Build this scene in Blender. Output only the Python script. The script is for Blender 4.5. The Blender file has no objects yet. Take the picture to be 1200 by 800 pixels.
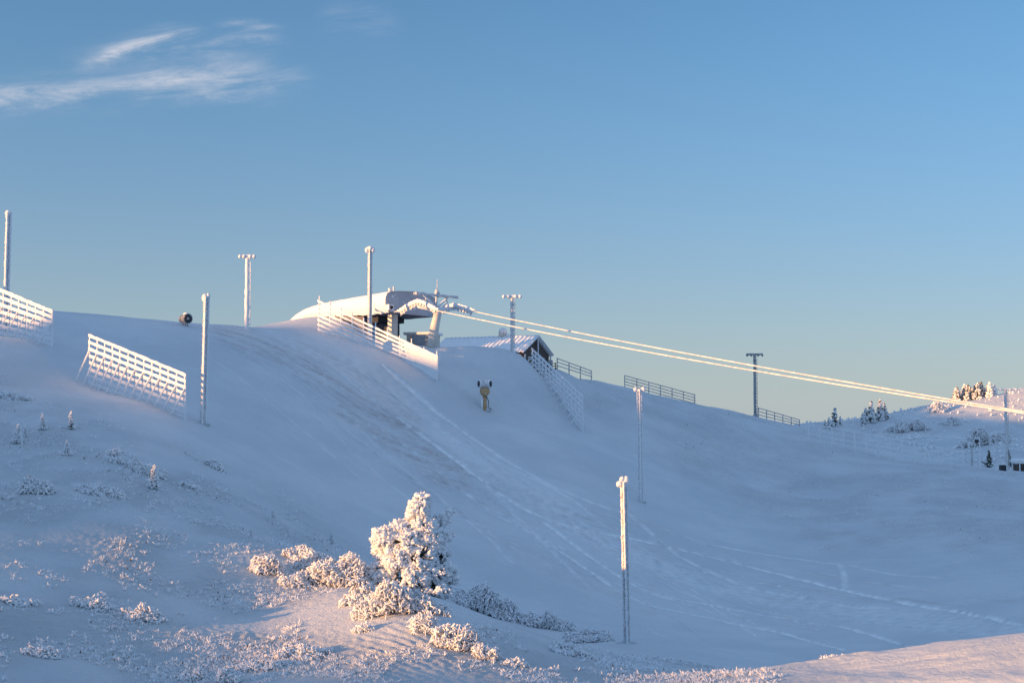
import bpy, math, random
import numpy as np
from mathutils import Vector, Matrix
R = math.radians
random.seed(7); rng = np.random.default_rng(7)
scene = bpy.context.scene
COL = scene.collection

# ------------------------------------------------------------------ camera, sky, sun, exposure
F = 1200 * 50 / 36.0                       # focal length in photograph pixels
PITCH = math.atan(100 / F)
cam_d = bpy.data.cameras.new('camera'); cam = bpy.data.objects.new('camera', cam_d); COL.objects.link(cam)
cam_d.lens = 50; cam_d.sensor_width = 36; cam_d.clip_start = 0.5; cam_d.clip_end = 20000
cam.rotation_euler = (R(90) + PITCH, 0, 0); scene.camera = cam

SUN_ALPHA, SUN_EL = R(25), R(6)            # sun to the left and a little behind the camera, low
SUN_DIR = Vector((-math.cos(SUN_ALPHA) * math.cos(SUN_EL), -math.sin(SUN_ALPHA) * math.cos(SUN_EL), math.sin(SUN_EL)))
SKY_STRENGTH, SUN_STRENGTH, EXPOSURE = 0.15, 5.0, 0.82
sun_d = bpy.data.lights.new('sun', 'SUN'); sun = bpy.data.objects.new('sun', sun_d); COL.objects.link(sun)
sun_d.energy = SUN_STRENGTH; sun_d.angle = R(0.5); sun_d.color = (1.0, 0.50, 0.18)
sun.rotation_euler = SUN_DIR.to_track_quat('Z', 'Y').to_euler()
vs = scene.view_settings
vs.view_transform = 'Standard'; vs.look = 'None'; vs.gamma = 1; vs.exposure = EXPOSURE; vs.use_curve_mapping = False

def ray(px, py):                           # world direction through a photograph pixel, scaled so that y = 1
    cx, cy = (px - 600) / F, (400 - py) / F
    c, s = math.cos(PITCH), math.sin(PITCH)
    return np.array([cx / (c - cy * s), 1.0, (cy * c + s) / (c - cy * s)])
def P(px, py, Y): return ray(px, py) * Y

class NT:
    def __init__(s, nt): s.nt = nt
    def node(s, t, **kw):
        n = s.nt.nodes.new(t)
        for k, v in kw.items(): setattr(n, k, v)
        return n
    def link(s, a, b): s.nt.links.new(a, b)
    def m(s, op, a, b=None, c=None, clamp=False):
        n = s.node('ShaderNodeMath', operation=op, use_clamp=clamp)
        for i, v in enumerate((a, b, c)):
            if v is None: continue
            if isinstance(v, (int, float)): n.inputs[i].default_value = v
            else: s.link(v, n.inputs[i])
        return n.outputs[0]
    def ss(s, v, lo, hi):
        n = s.node('ShaderNodeMapRange', interpolation_type='SMOOTHSTEP')
        n.inputs[1].default_value = lo; n.inputs[2].default_value = hi
        s.link(v, n.inputs[0]); return n.outputs[0]
    def mix(s, f, a, b, mode='MIX'):
        n = s.node('ShaderNodeMix', data_type='RGBA', blend_type=mode)
        for i, v in ((0, f), (6, a), (7, b)):
            if isinstance(v, (int, float)): n.inputs[i].default_value = v
            elif isinstance(v, tuple): n.inputs[i].default_value = (*v, 1)
            else: s.link(v, n.inputs[i])
        return n.outputs[2]

world = bpy.data.worlds.new('World'); scene.world = world; world.use_nodes = True
w = NT(world.node_tree); world.node_tree.nodes.clear()
sky = w.node('ShaderNodeTexSky', sky_type='NISHITA', sun_disc=False, sun_elevation=SUN_EL,
             sun_rotation=math.atan2(SUN_DIR.x, SUN_DIR.y), altitude=1000, air_density=1.0, dust_density=0.3, ozone_density=4.0)
tc = w.node('ShaderNodeTexCoord'); sep = w.node('ShaderNodeSeparateXYZ'); w.link(tc.outputs['Generated'], sep.inputs[0])
yy = w.m('MAXIMUM', sep.outputs[1], 0.05)
sx, tz = w.m('DIVIDE', sep.outputs[0], yy), w.m('DIVIDE', sep.outputs[2], yy)
front = w.ss(sep.outputs[1], 0.3, 0.6)
comb = w.node('ShaderNodeCombineXYZ')
w.link(w.m('MULTIPLY', sx, 9.0), comb.inputs[0])
w.link(w.m('MULTIPLY', w.m('SUBTRACT', tz, w.m('MULTIPLY', sx, 0.12)), 55.0), comb.inputs[1])
fib = w.node('ShaderNodeTexNoise'); fib.inputs['Scale'].default_value = 1.0; fib.inputs['Detail'].default_value = 9; fib.inputs['Roughness'].default_value = 0.68
fib.inputs['Distortion'].default_value = 0.7; w.link(comb.outputs[0], fib.inputs['Vector'])
comb2 = w.node('ShaderNodeCombineXYZ')
w.link(w.m('MULTIPLY', sx, 30.0), comb2.inputs[0]); w.link(w.m('MULTIPLY', tz, 60.0), comb2.inputs[1])
fin = w.node('ShaderNodeTexNoise'); fin.inputs['Scale'].default_value = 1.0; fin.inputs['Detail'].default_value = 8; fin.inputs['Roughness'].default_value = 0.7
w.link(comb2.outputs[0], fin.inputs['Vector'])
total = None
def streak(pts, wpx, amp, fade_l, fade_r):
    global total
    st = np.array([ray(a, b) for a, b in pts]); c2, c1, c0 = np.polyfit(st[:, 0], st[:, 2], 2)
    cen = w.m('ADD', w.m('MULTIPLY', w.m('ADD', w.m('MULTIPLY', sx, float(c2)), float(c1)), sx), float(c0))
    wob = w.m('MULTIPLY', w.m('SUBTRACT', fin.outputs[0], 0.5), 26 / F)
    d = w.m('DIVIDE', w.m('ADD', w.m('SUBTRACT', tz, cen), wob), wpx * 1.35 / F)
    g = w.m('POWER', 2.718, w.m('MULTIPLY', w.m('MULTIPLY', d, d), -1.0))
    l = w.ss(sx, ray(fade_l[0], 80)[0], ray(fade_l[1], 80)[0]); r = w.ss(sx, ray(fade_r[1], 80)[0], ray(fade_r[0], 80)[0])
    g = w.m('MULTIPLY', w.m('MULTIPLY', g, amp), w.m('MULTIPLY', l, r))
    total = g if total is None else w.m('ADD', total, g)
streak([(-60, 118), (40, 110), (150, 104), (230, 96)], 12, 0.62, (-400, -100), (130, 250))
streak([(150, 98), (220, 86), (290, 84), (380, 96)], 11, 0.45, (130, 200), (270, 390))
streak([(180, 112), (260, 106), (360, 100)], 10, 0.35, (170, 240), (280, 380))
streak([(85, 86), (130, 62), (180, 46), (250, 41)], 7.5, 0.6, (75, 130), (190, 262))
streak([(90, 66), (200, 58), (300, 60)], 10, 0.22, (60, 150), (240, 340))
streak([(230, 52), (280, 44), (340, 50)], 5, 0.5, (230, 280), (300, 350))
streak([(240, 30), (290, 29), (335, 34)], 4, 0.35, (240, 280), (300, 345))
streak([(380, 24), (430, 22), (470, 30)], 14, 0.16, (360, 400), (430, 480))
cm = w.m('MULTIPLY', w.m('MULTIPLY', total, w.m('MULTIPLY', w.ss(fib.outputs[0], 0.32, 0.70), w.m('ADD', w.ss(fin.outputs[0], 0.3, 0.7), 0.45))), front, clamp=True)
cm = w.m('MINIMUM', cm, 0.7)
# horizon haze, and brightness added to the sky overhead (out of the frame) for more fill light
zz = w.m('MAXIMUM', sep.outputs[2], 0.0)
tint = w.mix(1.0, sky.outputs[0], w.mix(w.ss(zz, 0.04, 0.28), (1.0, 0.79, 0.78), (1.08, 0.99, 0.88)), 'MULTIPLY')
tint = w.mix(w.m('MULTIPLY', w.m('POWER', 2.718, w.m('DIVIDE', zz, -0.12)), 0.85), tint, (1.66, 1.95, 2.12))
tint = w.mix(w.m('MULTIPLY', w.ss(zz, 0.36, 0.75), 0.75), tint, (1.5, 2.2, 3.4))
# clouds take the low sun's warmth
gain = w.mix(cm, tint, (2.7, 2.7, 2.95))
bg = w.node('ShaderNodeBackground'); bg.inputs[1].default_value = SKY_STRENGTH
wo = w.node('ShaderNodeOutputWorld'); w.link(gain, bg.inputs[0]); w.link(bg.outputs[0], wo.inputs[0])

# ------------------------------------------------------------------ materials
def new_mat(name):
    m = bpy.data.materials.new(name); m.use_nodes = True
    t = NT(m.node_tree); b = m.node_tree.nodes['Principled BSDF']; return m, t, b
def noise_tex(t, scale, detail=4, rough=0.6, vec=None):
    n = t.node('ShaderNodeTexNoise'); n.inputs['Scale'].default_value = scale; n.inputs['Detail'].default_value = detail
    n.inputs['Roughness'].default_value = rough
    if vec is None:
        g = t.node('ShaderNodeNewGeometry'); vec = g.outputs['Position']
    t.link(vec, n.inputs['Vector']); return n.outputs[0]
def simple(name, c1, c2, rough=0.8, scale=3.0, bump=0.3, bscale=12, dist=0.03, metallic=0.0, rime=0.0):
    m, t, b = new_mat(name)
    obj_c = t.node('ShaderNodeTexCoord').outputs['Object']
    n = noise_tex(t, scale, 5, 0.6, obj_c)
    col = t.mix(t.ss(n, 0.35, 0.65), c1, c2)
    if rime > 0:
        n2 = noise_tex(t, scale * 2.7, 6, 0.7, obj_c)
        col = t.mix(t.ss(n2, 0.62 - rime * 0.4, 0.72 - rime * 0.4), col, (0.84, 0.86, 0.9))
    t.link(col, b.inputs['Base Color']); b.inputs['Roughness'].default_value = rough; b.inputs['Metallic'].default_value = metallic
    bp = t.node('ShaderNodeBump'); bp.inputs['Strength'].default_value = bump; bp.inputs['Distance'].default_value = dist
    t.link(noise_tex(t, bscale, 5, 0.65, obj_c), bp.inputs['Height']); t.link(bp.outputs[0], b.inputs['Normal'])
    b.inputs['Specular IOR Level'].default_value = 0.25
    return m
M = {}
M['rime'] = simple('rime', (0.84, 0.86, 0.9), (0.9, 0.9, 0.91), 0.75, 4, 0.7, 16, 0.05)
M['rime_board'] = simple('rimed_board', (0.80, 0.83, 0.88), (0.62, 0.62, 0.64), 0.8, 3, 0.6, 14, 0.03)
M['grey_board'] = simple('weathered_board', (0.30, 0.27, 0.25), (0.42, 0.40, 0.39), 0.85, 3, 0.5, 14, 0.02, rime=0.35)
M['bark'] = simple('frosted_bark', (0.05, 0.035, 0.025), (0.10, 0.07, 0.05), 0.9, 6, 0.6, 20)
M['needle'] = simple('dark_needles', (0.035, 0.05, 0.035), (0.07, 0.075, 0.05), 0.9, 8, 0.6, 20, rime=0.2)
M['twig'] = simple('brown_twigs', (0.20, 0.13, 0.10), (0.34, 0.25, 0.21), 0.9, 8, 0.5, 20, rime=0.25)
M['roof_snow'] = simple('wind_packed_snow', (0.86, 0.86, 0.88), (0.90, 0.89, 0.89), 0.7, 0.8, 0.35, 1.5, 0.12)
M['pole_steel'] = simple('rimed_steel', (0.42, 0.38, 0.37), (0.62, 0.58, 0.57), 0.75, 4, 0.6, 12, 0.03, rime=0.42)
M['dark_steel'] = simple('dark_steel', (0.15, 0.16, 0.18), (0.22, 0.23, 0.25), 0.6, 4, 0.3, 12, 0.02, rime=0.3)
M['black'] = simple('black_metal', (0.03, 0.035, 0.045), (0.05, 0.055, 0.07), 0.5, 5, 0.2, 12, 0.01)
M['gun_grey'] = simple('grey_housing', (0.22, 0.24, 0.27), (0.32, 0.34, 0.37), 0.55, 4, 0.3, 12, 0.01, rime=0.15)
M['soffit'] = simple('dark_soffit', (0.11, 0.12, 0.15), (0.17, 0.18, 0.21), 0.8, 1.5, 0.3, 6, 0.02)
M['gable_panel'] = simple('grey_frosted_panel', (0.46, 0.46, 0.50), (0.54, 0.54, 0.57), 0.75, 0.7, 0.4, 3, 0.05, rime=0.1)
M['cream'] = simple('frosted_cream_concrete', (0.62, 0.58, 0.52), (0.74, 0.71, 0.66), 0.85, 2, 0.4, 10, 0.02)
M['wood'] = simple('dark_wood', (0.07, 0.055, 0.05), (0.12, 0.09, 0.075), 0.85, 4, 0.5, 14, 0.02, rime=0.05)
M['yellow_paint'] = simple('yellow_painted_steel', (0.50, 0.24, 0.06), (0.54, 0.34, 0.15), 0.6, 5, 0.3, 12, 0.01, rime=0.22)
M['rope'] = simple('rimed_rope', (0.58, 0.56, 0.55), (0.80, 0.78, 0.77), 0.8, 2, 0.5, 10, 0.02)
M['glass'] = simple('dark_glass', (0.02, 0.025, 0.03), (0.03, 0.035, 0.045), 0.2, 2, 0.0, 5)

def ground_mat():
    m, t, b = new_mat('snow_ground')
    pos = t.node('ShaderNodeNewGeometry').outputs['Position']
    at = t.node('ShaderNodeAttribute', attribute_name='mark'); sp = t.node('ShaderNodeSeparateXYZ'); t.link(at.outputs['Vector'], sp.inputs[0])
    big = noise_tex(t, 0.12, 5, 0.6, pos); mid = noise_tex(t, 1.3, 6, 0.65, pos)
    col = t.mix(t.ss(big, 0.35, 0.65), (0.60, 0.63, 0.66), (0.68, 0.70, 0.72))
    col = t.mix(t.m('MULTIPLY', t.ss(mid, 0.5, 0.72), sp.outputs[2]), col, (0.60, 0.62, 0.65))       # wind-scoured crust between the heather
    col = t.mix(t.m('MULTIPLY', sp.outputs[1], t.ss(mid, 0.30, 0.62), clamp=True), col, (0.45, 0.40, 0.40))   # trampled dirty snow
    col = t.mix(sp.outputs[0], col, (0.97, 0.97, 0.97))                                              # fresh snow thrown up by tracks
    t.link(col, b.inputs['Base Color']); b.inputs['Roughness'].default_value = 0.65; b.inputs['Specular IOR Level'].default_value = 0.25
    f = noise_tex(t, 3.0, 8, 0.7, pos); f2 = noise_tex(t, 0.8, 6, 0.65, pos)
    h = t.m('ADD', t.m('MULTIPLY', f, t.m('ADD', t.m('MULTIPLY', sp.outputs[2], 1.3), 0.75)), t.m('MULTIPLY', f2, 0.8))
    bp = t.node('ShaderNodeBump'); bp.inputs['Strength'].default_value = 0.85; bp.inputs['Distance'].default_value = 0.2
    t.link(h, bp.inputs['Height']); t.link(bp.outputs[0], b.inputs['Normal'])
    return m
M['ground'] = ground_mat()

# ------------------------------------------------------------------ terrain function
def perlin(x, y, seed=0):
    xi = np.floor(x).astype(np.int64); yi = np.floor(y).astype(np.int64); xf = x - xi; yf = y - yi
    def g(ix, iy, dx, dy):
        h = (ix * 374761393 + iy * 668265263 + seed * 1442695041) & 0xffffffff
        h = ((h ^ (h >> 13)) * 1274126177) & 0xffffffff; h = h ^ (h >> 16)
        a = h.astype(np.float64) * (2 * math.pi / 4294967296.0)
        return np.cos(a) * dx + np.sin(a) * dy
    u = xf * xf * xf * (xf * (xf * 6 - 15) + 10); v = yf * yf * yf * (yf * (yf * 6 - 15) + 10)
    a = g(xi, yi, xf, yf); b = g(xi + 1, yi, xf - 1, yf); c = g(xi, yi + 1, xf, yf - 1); d = g(xi + 1, yi + 1, xf - 1, yf - 1)
    return (a + u * (b - a)) + v * ((c + u * (d - c)) - (a + u * (b - a)))
def sstep(x, a, b):
    t = np.clip((x - a) / (b - a), 0, 1); return t * t * (3 - 2 * t)

IMG = [(-250, 345, 122), (-100, 365, 126), (-40, 384, 127), (0, 394, 122), (60, 405, 116), (62, 367, 138), (130, 372, 142), (215, 380, 148), (290, 384, 152), (335, 385, 162),
 (0, 365, 134), (0, 440, 107), (105, 450, 111), (165, 425, 122), (170, 472, 106), (238, 497, 105), (0, 500, 90), (0, 560, 76), (0, 640, 62), (0, 720, 52), (0, 800, 45), (0, 900, 38),
 (150, 500, 93), (150, 560, 78), (150, 640, 65), (150, 720, 55), (150, 800, 47), (300, 560, 92), (300, 620, 76), (300, 700, 61), (300, 800, 47),
 (240, 440, 125), (300, 420, 138), (300, 470, 122), (240, 545, 89), (400, 420, 150), (400, 450, 141), (400, 500, 128), (400, 560, 112), (400, 615, 92), (395, 655, 72), (390, 690, 63),
 (490, 700, 58.5), (490, 755, 51), (400, 755, 52), (490, 800, 46), (400, 800, 46), (560, 735, 56), (430, 660, 67),
 (600, 738, 61), (660, 757, 59), (720, 778, 55), (770, 790, 50), (850, 784, 47.5), (900, 778, 46), (1000, 768, 45), (1100, 757, 44), (1200, 745, 43), (1350, 730, 42),
 (900, 830, 38), (1200, 830, 36), (600, 830, 41), (700, 805, 46), (1050, 800, 40),
 (735, 752, 75), (800, 748, 84), (900, 742, 95), (1000, 738, 93), (1100, 732, 90), (1200, 722, 88), (1350, 715, 86),
 (540, 640, 100), (600, 640, 104), (600, 690, 96), (680, 720, 92), (700, 640, 114), (700, 585, 126), (751, 587, 135), (800, 640, 122), (900, 640, 130), (900, 700, 110),
 (1000, 640, 130), (1000, 700, 108), (1100, 640, 128), (1100, 690, 106), (1200, 640, 124), (1200, 680, 106), (1350, 640, 122),
 (480, 470, 147), (500, 500, 139), (500, 560, 121), (500, 610, 108), (568, 482, 150), (600, 500, 146), (600, 560, 127), (683, 502, 157), (640, 460, 170), (700, 540, 142), (800, 520, 166), (800, 570, 148),
 (900, 560, 166), (900, 600, 148), (1000, 560, 165), (1000, 600, 147), (1100, 565, 160), (1100, 600, 143), (1200, 570, 157), (1200, 600, 142),
 (540, 407, 161), (575, 411, 164), (615, 420, 168), (655, 433, 178), (700, 447, 190), (735, 458, 200), (815, 479, 211), (850, 487, 218), (885, 494, 228), (935, 504, 222), (1000, 520, 212), (1060, 531, 203), (1130, 545, 194), (1200, 553, 188), (1350, 560, 182),
 (310, 385, 178), (335, 384, 185), (350, 381, 182), (362, 376, 179), (376, 372, 176), (390, 376, 172), (300, 385, 164), (375, 386, 166), (405, 398, 159), (440, 412, 155), (475, 430, 152), (512, 447, 150), (450, 400, 168), (490, 404, 165), (511, 408, 163), (405, 377, 175),
 (1000, 498, 352), (1050, 483, 375), (1100, 473, 385), (1150, 467, 388), (1200, 454, 385), (1320, 430, 380), (940, 506, 340), (1000, 520, 300), (1100, 520, 318), (1200, 520, 310), (1050, 500, 350), (1150, 497, 350), (1200, 488, 352), (1100, 540, 260), (1200, 545, 250), (1340, 500, 340)]
WLD = [(-60, 185, 7), (-100, 170, 5), (-42, 185, 10), (-100, 80, -1), (-80, 40, -9), (-130, 130, 4), (-60, 20, -11), (0, 22, -10.5), (0, 0, -12), (45, 15, -10), (80, 60, -10), (60, 100, -12),
 (-30, 0, -12), (0, -60, -12), (-100, -60, -11), (100, -60, -12), (160, 60, -10), (-160, 40, -8), (100, 150, -8),
 (2, 72, -10.9), (12, 66, -11.6), (20, 64, -12.0), (28, 62, -11.8), (-2, 74, -10.6), (-6, 80, -9),
 (0, 205, 7), (20, 222, 1), (38, 258, -6), (60, 245, -9), (62, 275, -13), (92, 228, -10), (75, 222, -9), (0, 240, 3), (-30, 235, 7), (-20, 205, 10), (-30, 300, -8), (-130, 300, -20), (40, 340, -18), (75, 330, -11), (-6, 174, 8.2), (1, 176, 7.6), (8, 182, 6.2), (0, 190, 6.6), (-15, 180, 9.0),
 (0, 450, -30), (120, 470, -16), (180, 440, -2), (260, 330, 6), (230, 230, -6), (250, 100, -12), (-220, 180, -12), (60, 430, -22)]
pts = np.array([P(*a) for a in IMG] + [list(map(float, a)) for a in WLD])
def _phi(d2): return 0.5 * d2 * np.log(d2 + 1e-12)
SC = 50.0
_c = pts[:, :2] / SC
_n = len(_c)
A = np.zeros((_n + 3, _n + 3)); A[:_n, :_n] = _phi(((_c[:, None] - _c[None]) ** 2).sum(-1)) + np.eye(_n) * 2e-4
A[:_n, _n] = 1; A[:_n, _n + 1:] = _c; A[_n, :_n] = 1; A[_n + 1:, :_n] = _c.T
_sol = np.linalg.solve(A, np.concatenate([pts[:, 2], np.zeros(3)]))
def tps(x, y):
    out = np.empty_like(x)
    for i in range(0, len(x), 60000):
        a = x[i:i + 60000] / SC; b = y[i:i + 60000] / SC
        d2 = (a[:, None] - _c[None, :, 0]) ** 2 + (b[:, None] - _c[None, :, 1]) ** 2
        out[i:i + 60000] = _phi(d2) @ _sol[:_n] + _sol[_n] + a * _sol[_n + 1] + b * _sol[_n + 2]
    return out
def project(x, y, z):
    c, s = math.cos(PITCH), math.sin(PITCH)
    yc = np.maximum(y * c + z * s, 1e-3); zc = -y * s + z * c
    return 600 + F * x / yc, 400 - F * zc / yc
def base_h(x, y):
    r = np.hypot(x, y); t = tps(x, y)
    t = np.clip(t, -45, 30)
    f = sstep(r, 480, 700)
    far = -45 + 10 * perlin(x / 400, y / 400, 5)
    return t * (1 - f) + far * f
def regions(px, py, y):
    # vegetation-rough ground (left slope, foreground, right face), smooth piste in between
    n = perlin(px / 70, py / 40, 11) * 26
    left = sstep((py + n) - (430 + 0.42 * px), -25, 45) * (1 - sstep(px + n, 330, 470))
    fore = sstep(py + n * .6, 728, 765) * (y < 68) * (1 - sstep(px + n, 960, 1060))
    right = sstep(px + n - (640 + (py - 480) * 1.6), 0, 90) * (1 - sstep(py + n, 625, 665)) * 0.85
    hill = (y > 240) * 1.0
    bare = np.exp(-(((px - 440) / 105) ** 2 + ((py - 728) / 30) ** 2) ** 2) * (y < 70)      # smooth drift round the big tree
    return np.clip(np.maximum.reduce([left, fore * 0.9, right, hill]) * (1 - bare), 0, 1)
TRACKS = [([(330, 392), (420, 440), (520, 510), (640, 590), (740, 650), (840, 688), (930, 706), (1050, 722), (1200, 742)], 3.4, .30),
 ([(360, 390), (460, 450), (560, 530), (660, 600)], 1.6, .22), ([(735, 600), (800, 655), (880, 690), (960, 704), (1040, 712)], .5, .6),
   # photograph pixels of ski and snowmobile tracks, width in metres
 ([(240, 415), (290, 450), (350, 500), (420, 560)], .22, .25), ([(450, 430), (520, 490), (600, 545), (680, 585), (735, 602), (820, 635), (900, 650), (985, 662)], .34, .8),
 ([(400, 440), (500, 515), (560, 560), (640, 610), (760, 636), (860, 660), (980, 690), (1060, 706), (1200, 732)], .4, .85),
 ([(760, 632), (830, 650), (900, 664), (985, 676)], .22, .6), ([(380, 400), (480, 480), (560, 530), (660, 580), (700, 610)], .3, .5),
 ([(600, 610), (660, 650), (740, 703), (800, 720), (900, 740), (1000, 765)], .3, .75), ([(640, 615), (745, 690), (830, 710), (900, 722), (1000, 738), (1080, 762)], .3, .7),
 ([(860, 700), (920, 712), (1000, 727), (1080, 736), (1180, 750)], .22, .4), ([(985, 662), (990, 675), (992, 690)], .35, .5), ([(990, 660), (1040, 672), (1100, 678)], .3, .4),
 ([(330, 395), (400, 440), (470, 480), (560, 560), (640, 640), (690, 690)], .3, .35), ([(300, 400), (370, 450), (450, 530), (560, 620), (600, 660)], .22, .3),
 ([(250, 400), (330, 450), (430, 545), (520, 620)], .2, .25), ([(540, 575), (600, 615), (650, 640)], .2, .5), ([(860, 683), (910, 688), (965, 710)], .2, .5),
 ([(650, 585), (720, 606), (860, 648)], .16, .4)]
LB = [(255, 396), (335, 458), (430, 542), (520, 622), (600, 684), (700, 735), (760, 760)]
RB = [(470, 446), (560, 508), (660, 566), (770, 606), (900, 642), (1050, 672), (1230, 700)]
_g = np.random.default_rng(99)
for _ in range(30):                        # many faint single ski tracks down the piste
    f0, f1 = _g.uniform(0, 1), _g.uniform(0, 1); k0, k1 = sorted(_g.choice(7, 2, replace=False)) if _g.uniform() < .5 else (0, 6)
    if k1 - k0 < 2: k0, k1 = max(0, k0 - 1), min(6, k1 + 2)
    TRACKS.append(([tuple(np.array(LB[k]) * (1 - f) + np.array(RB[k]) * f + _g.uniform(-4, 4, 2)) for k in range(k0, k1 + 1) for f in [f0 + (f1 - f0) * k / 6]], float(_g.uniform(.08, .2)), float(_g.uniform(.2, .55))))
DIRT = [([(260, 392), (330, 412), (420, 470), (470, 500), (540, 560)], 14, 1.0), ([(400, 478), (470, 525), (520, 560)], 11, 1.0), ([(350, 400), (430, 450), (500, 505)], 8, .6), ([(245, 385), (300, 400)], 4, .6), ([(440, 540), (520, 590), (640, 660), (760, 720)], 12, .25)]
def seg_dist(px, py, poly):
    best = np.full(px.shape, 1e9)
    for (x0, y0), (x1, y1) in zip(poly[:-1], poly[1:]):
        dx, dy = x1 - x0, y1 - y0; t = np.clip(((px - x0) * dx + (py - y0) * dy) / (dx * dx + dy * dy), 0, 1)
        best = np.minimum(best, np.hypot(px - x0 - t * dx, py - y0 - t * dy))
    return best
def smooth_poly(p):
    p = np.array(p, float); t = np.arange(len(p)); tt = np.linspace(0, len(p) - 1, (len(p) - 1) * 6 + 1)
    if len(p) < 3: return [tuple(q) for q in p]
    out = []
    for v in tt:
        i = min(int(v), len(p) - 2); u = v - i
        p0, p1, p2, p3 = p[max(i - 1, 0)], p[i], p[i + 1], p[min(i + 2, len(p) - 1)]
        out.append(tuple(0.5 * ((2 * p1) + (-p0 + p2) * u + (2 * p0 - 5 * p1 + 4 * p2 - p3) * u * u + (-p0 + 3 * p1 - 3 * p2 + p3) * u ** 3)))
    return out
def march(px, py, h, y0=30.0, y1=520.0):
    r = ray(px, py); Y = np.arange(y0, y1, 0.3); d = r[2] * Y - h(r[0] * Y, Y)
    i = np.argmax(d < 0)
    if d[i] >= 0: return None
    return np.array([r[0] * Y[i], Y[i], r[2] * Y[i]])
TRK_W = []
for poly, wd, amp in TRACKS:
    q = [march(a, b, base_h, 66.0) for a, b in smooth_poly(poly)]
    TRK_W.append(([(p[0], p[1]) for p in q if p is not None], wd, amp))

def detail(x, y, z0):
    """returns height offset and (track, dirt, rough) marks"""
    px, py = project(x, y, z0)
    vis = (y > 20)
    rough = regions(px, py, y) * vis
    dz = 0.22 * perlin(x / 17, y / 17, 1) + 0.15 * perlin(x / 5, y / 6, 2) * (0.6 + rough)
    dz += 0.035 * perlin(x / 1.4 + y / 9, y / 2.2 - x / 7, 3)
    patch = sstep(perlin(x / 6, y / 6, 21) + 0.5 * perlin(x / 2, y / 2, 22), -0.45, 0.35)
    n = 1 - 2.2 * np.abs(perlin(x / 0.62, y / 0.62, 4)); n2 = perlin(x / 0.27, y / 0.3, 6)
    dz += rough * patch * (0.05 * n + 0.04 * n2) + rough * 0.02 * n2
    # sastrugi on open snow, drawn out along the wind
    uu, vv = x * 0.35 + y * 0.94, x * 0.94 - y * 0.35
    dz += 0.028 * perlin(uu / 0.9, vv / 4.5, 8) + 0.035 * np.maximum(0, perlin(uu / 1.6 + .6 * perlin(uu / 3, vv / 3, 18), vv / 7, 19))
    dz += 0.55 * np.exp(-((x + 3.3) / 3.2) ** 2 - ((y - 54.5) / 3.6) ** 2) + 0.25 * np.exp(-((x + 7.2) / 2.0) ** 2 - ((y - 60) / 2.5) ** 2)
    # wind ripples beside the big tree
    rip = np.exp(-((px - 470) / 62) ** 2 - ((py - 768) / 26) ** 2) * vis * (y < 62)
    ph = (x * 0.75 + y * 0.66) * 2 * math.pi / 0.42 + 3.0 * perlin(x / 1.6, y / 1.6, 9)
    dz += rip * 0.028 * np.sin(ph)
    rr = sstep(px, 900, 1000) * sstep(py, 735, 765) * vis * (1 - sstep(y, 47, 54))
    dz += rr * (0.06 * perlin(x / .55, y / .8, 15) * sstep(perlin(x / 2.2, y / 2.2, 16), -.1, .3) + 0.16 * perlin(x / 2.6, y / 2.6, 17)) + rr * 0.07 * perlin((x * .3 + y * .95) / 0.9 + perlin(x / 2, y / 2, 10), (x * .95 - y * .3) / 3.5, 13)
    track = np.zeros_like(x); wob = 0.25 * perlin(x / 2.5, y / 2.5, 31)
    for poly, wd, amp in TRK_W:
        a = np.array(poly); m = (y > 66) & (x > a[:, 0].min() - 3) & (x < a[:, 0].max() + 3) & (y > a[:, 1].min() - 3) & (y < a[:, 1].max() + 3)
        if not m.any(): continue
        d = seg_dist(x[m] + wob[m], y[m], poly)
        e = np.exp(-(np.maximum(d - wd * 0.3, 0) / (wd * 0.5)) ** 2); track[m] = np.maximum(track[m], e * amp * np.clip(0.95 + 1.5 * perlin(x[m] / 0.8, y[m] / 0.6, 33) + 0.9 * perlin(x[m] / 9, y[m] / 9, 34), 0, 1.3) * (1 - .3 * sstep(y[m], 112, 135)))
        dz[m] += 0.11 * amp * (np.exp(-((d - wd * 1.1) / (wd * 0.45)) ** 2) - 1.2 * np.exp(-(d / (wd * 0.5)) ** 2))
    dirt = np.zeros_like(x)
    mm = vis & (py > 370) & (py < 800) & (px > 150) & (px < 900) & (y > 80)
    for poly, wd, amp in DIRT:
        d = seg_dist(px[mm], py[mm], poly) + 4 * perlin(x[mm] / 3, y[mm] / 7, 12)
        dirt[mm] = np.maximum(dirt[mm], amp * np.exp(-(d / wd) ** 2))
    stk = 0.5 + 0.9 * perlin(uu / 1.2, vv / 9, 14); dirt *= np.clip(stk, 0, 1)
    return dz, np.clip(track, 0, 1), np.clip(dirt, 0, 1), rough * (0.3 + 0.7 * patch)
def height(x, y):
    x = np.atleast_1d(np.asarray(x, float)); y = np.atleast_1d(np.asarray(y, float))
    z = base_h(x, y); return z + detail(x, y, z)[0]
def hz(x, y): return float(height([x], [y])[0])
def at(px, py, **kw):
    p = march(px, py, lambda a, b: height(a, b), **kw)
    if p is None: raise ValueError('no ground at %s,%s' % (px, py))
    return Vector((p[0], p[1], hz(p[0], p[1])))

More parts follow.
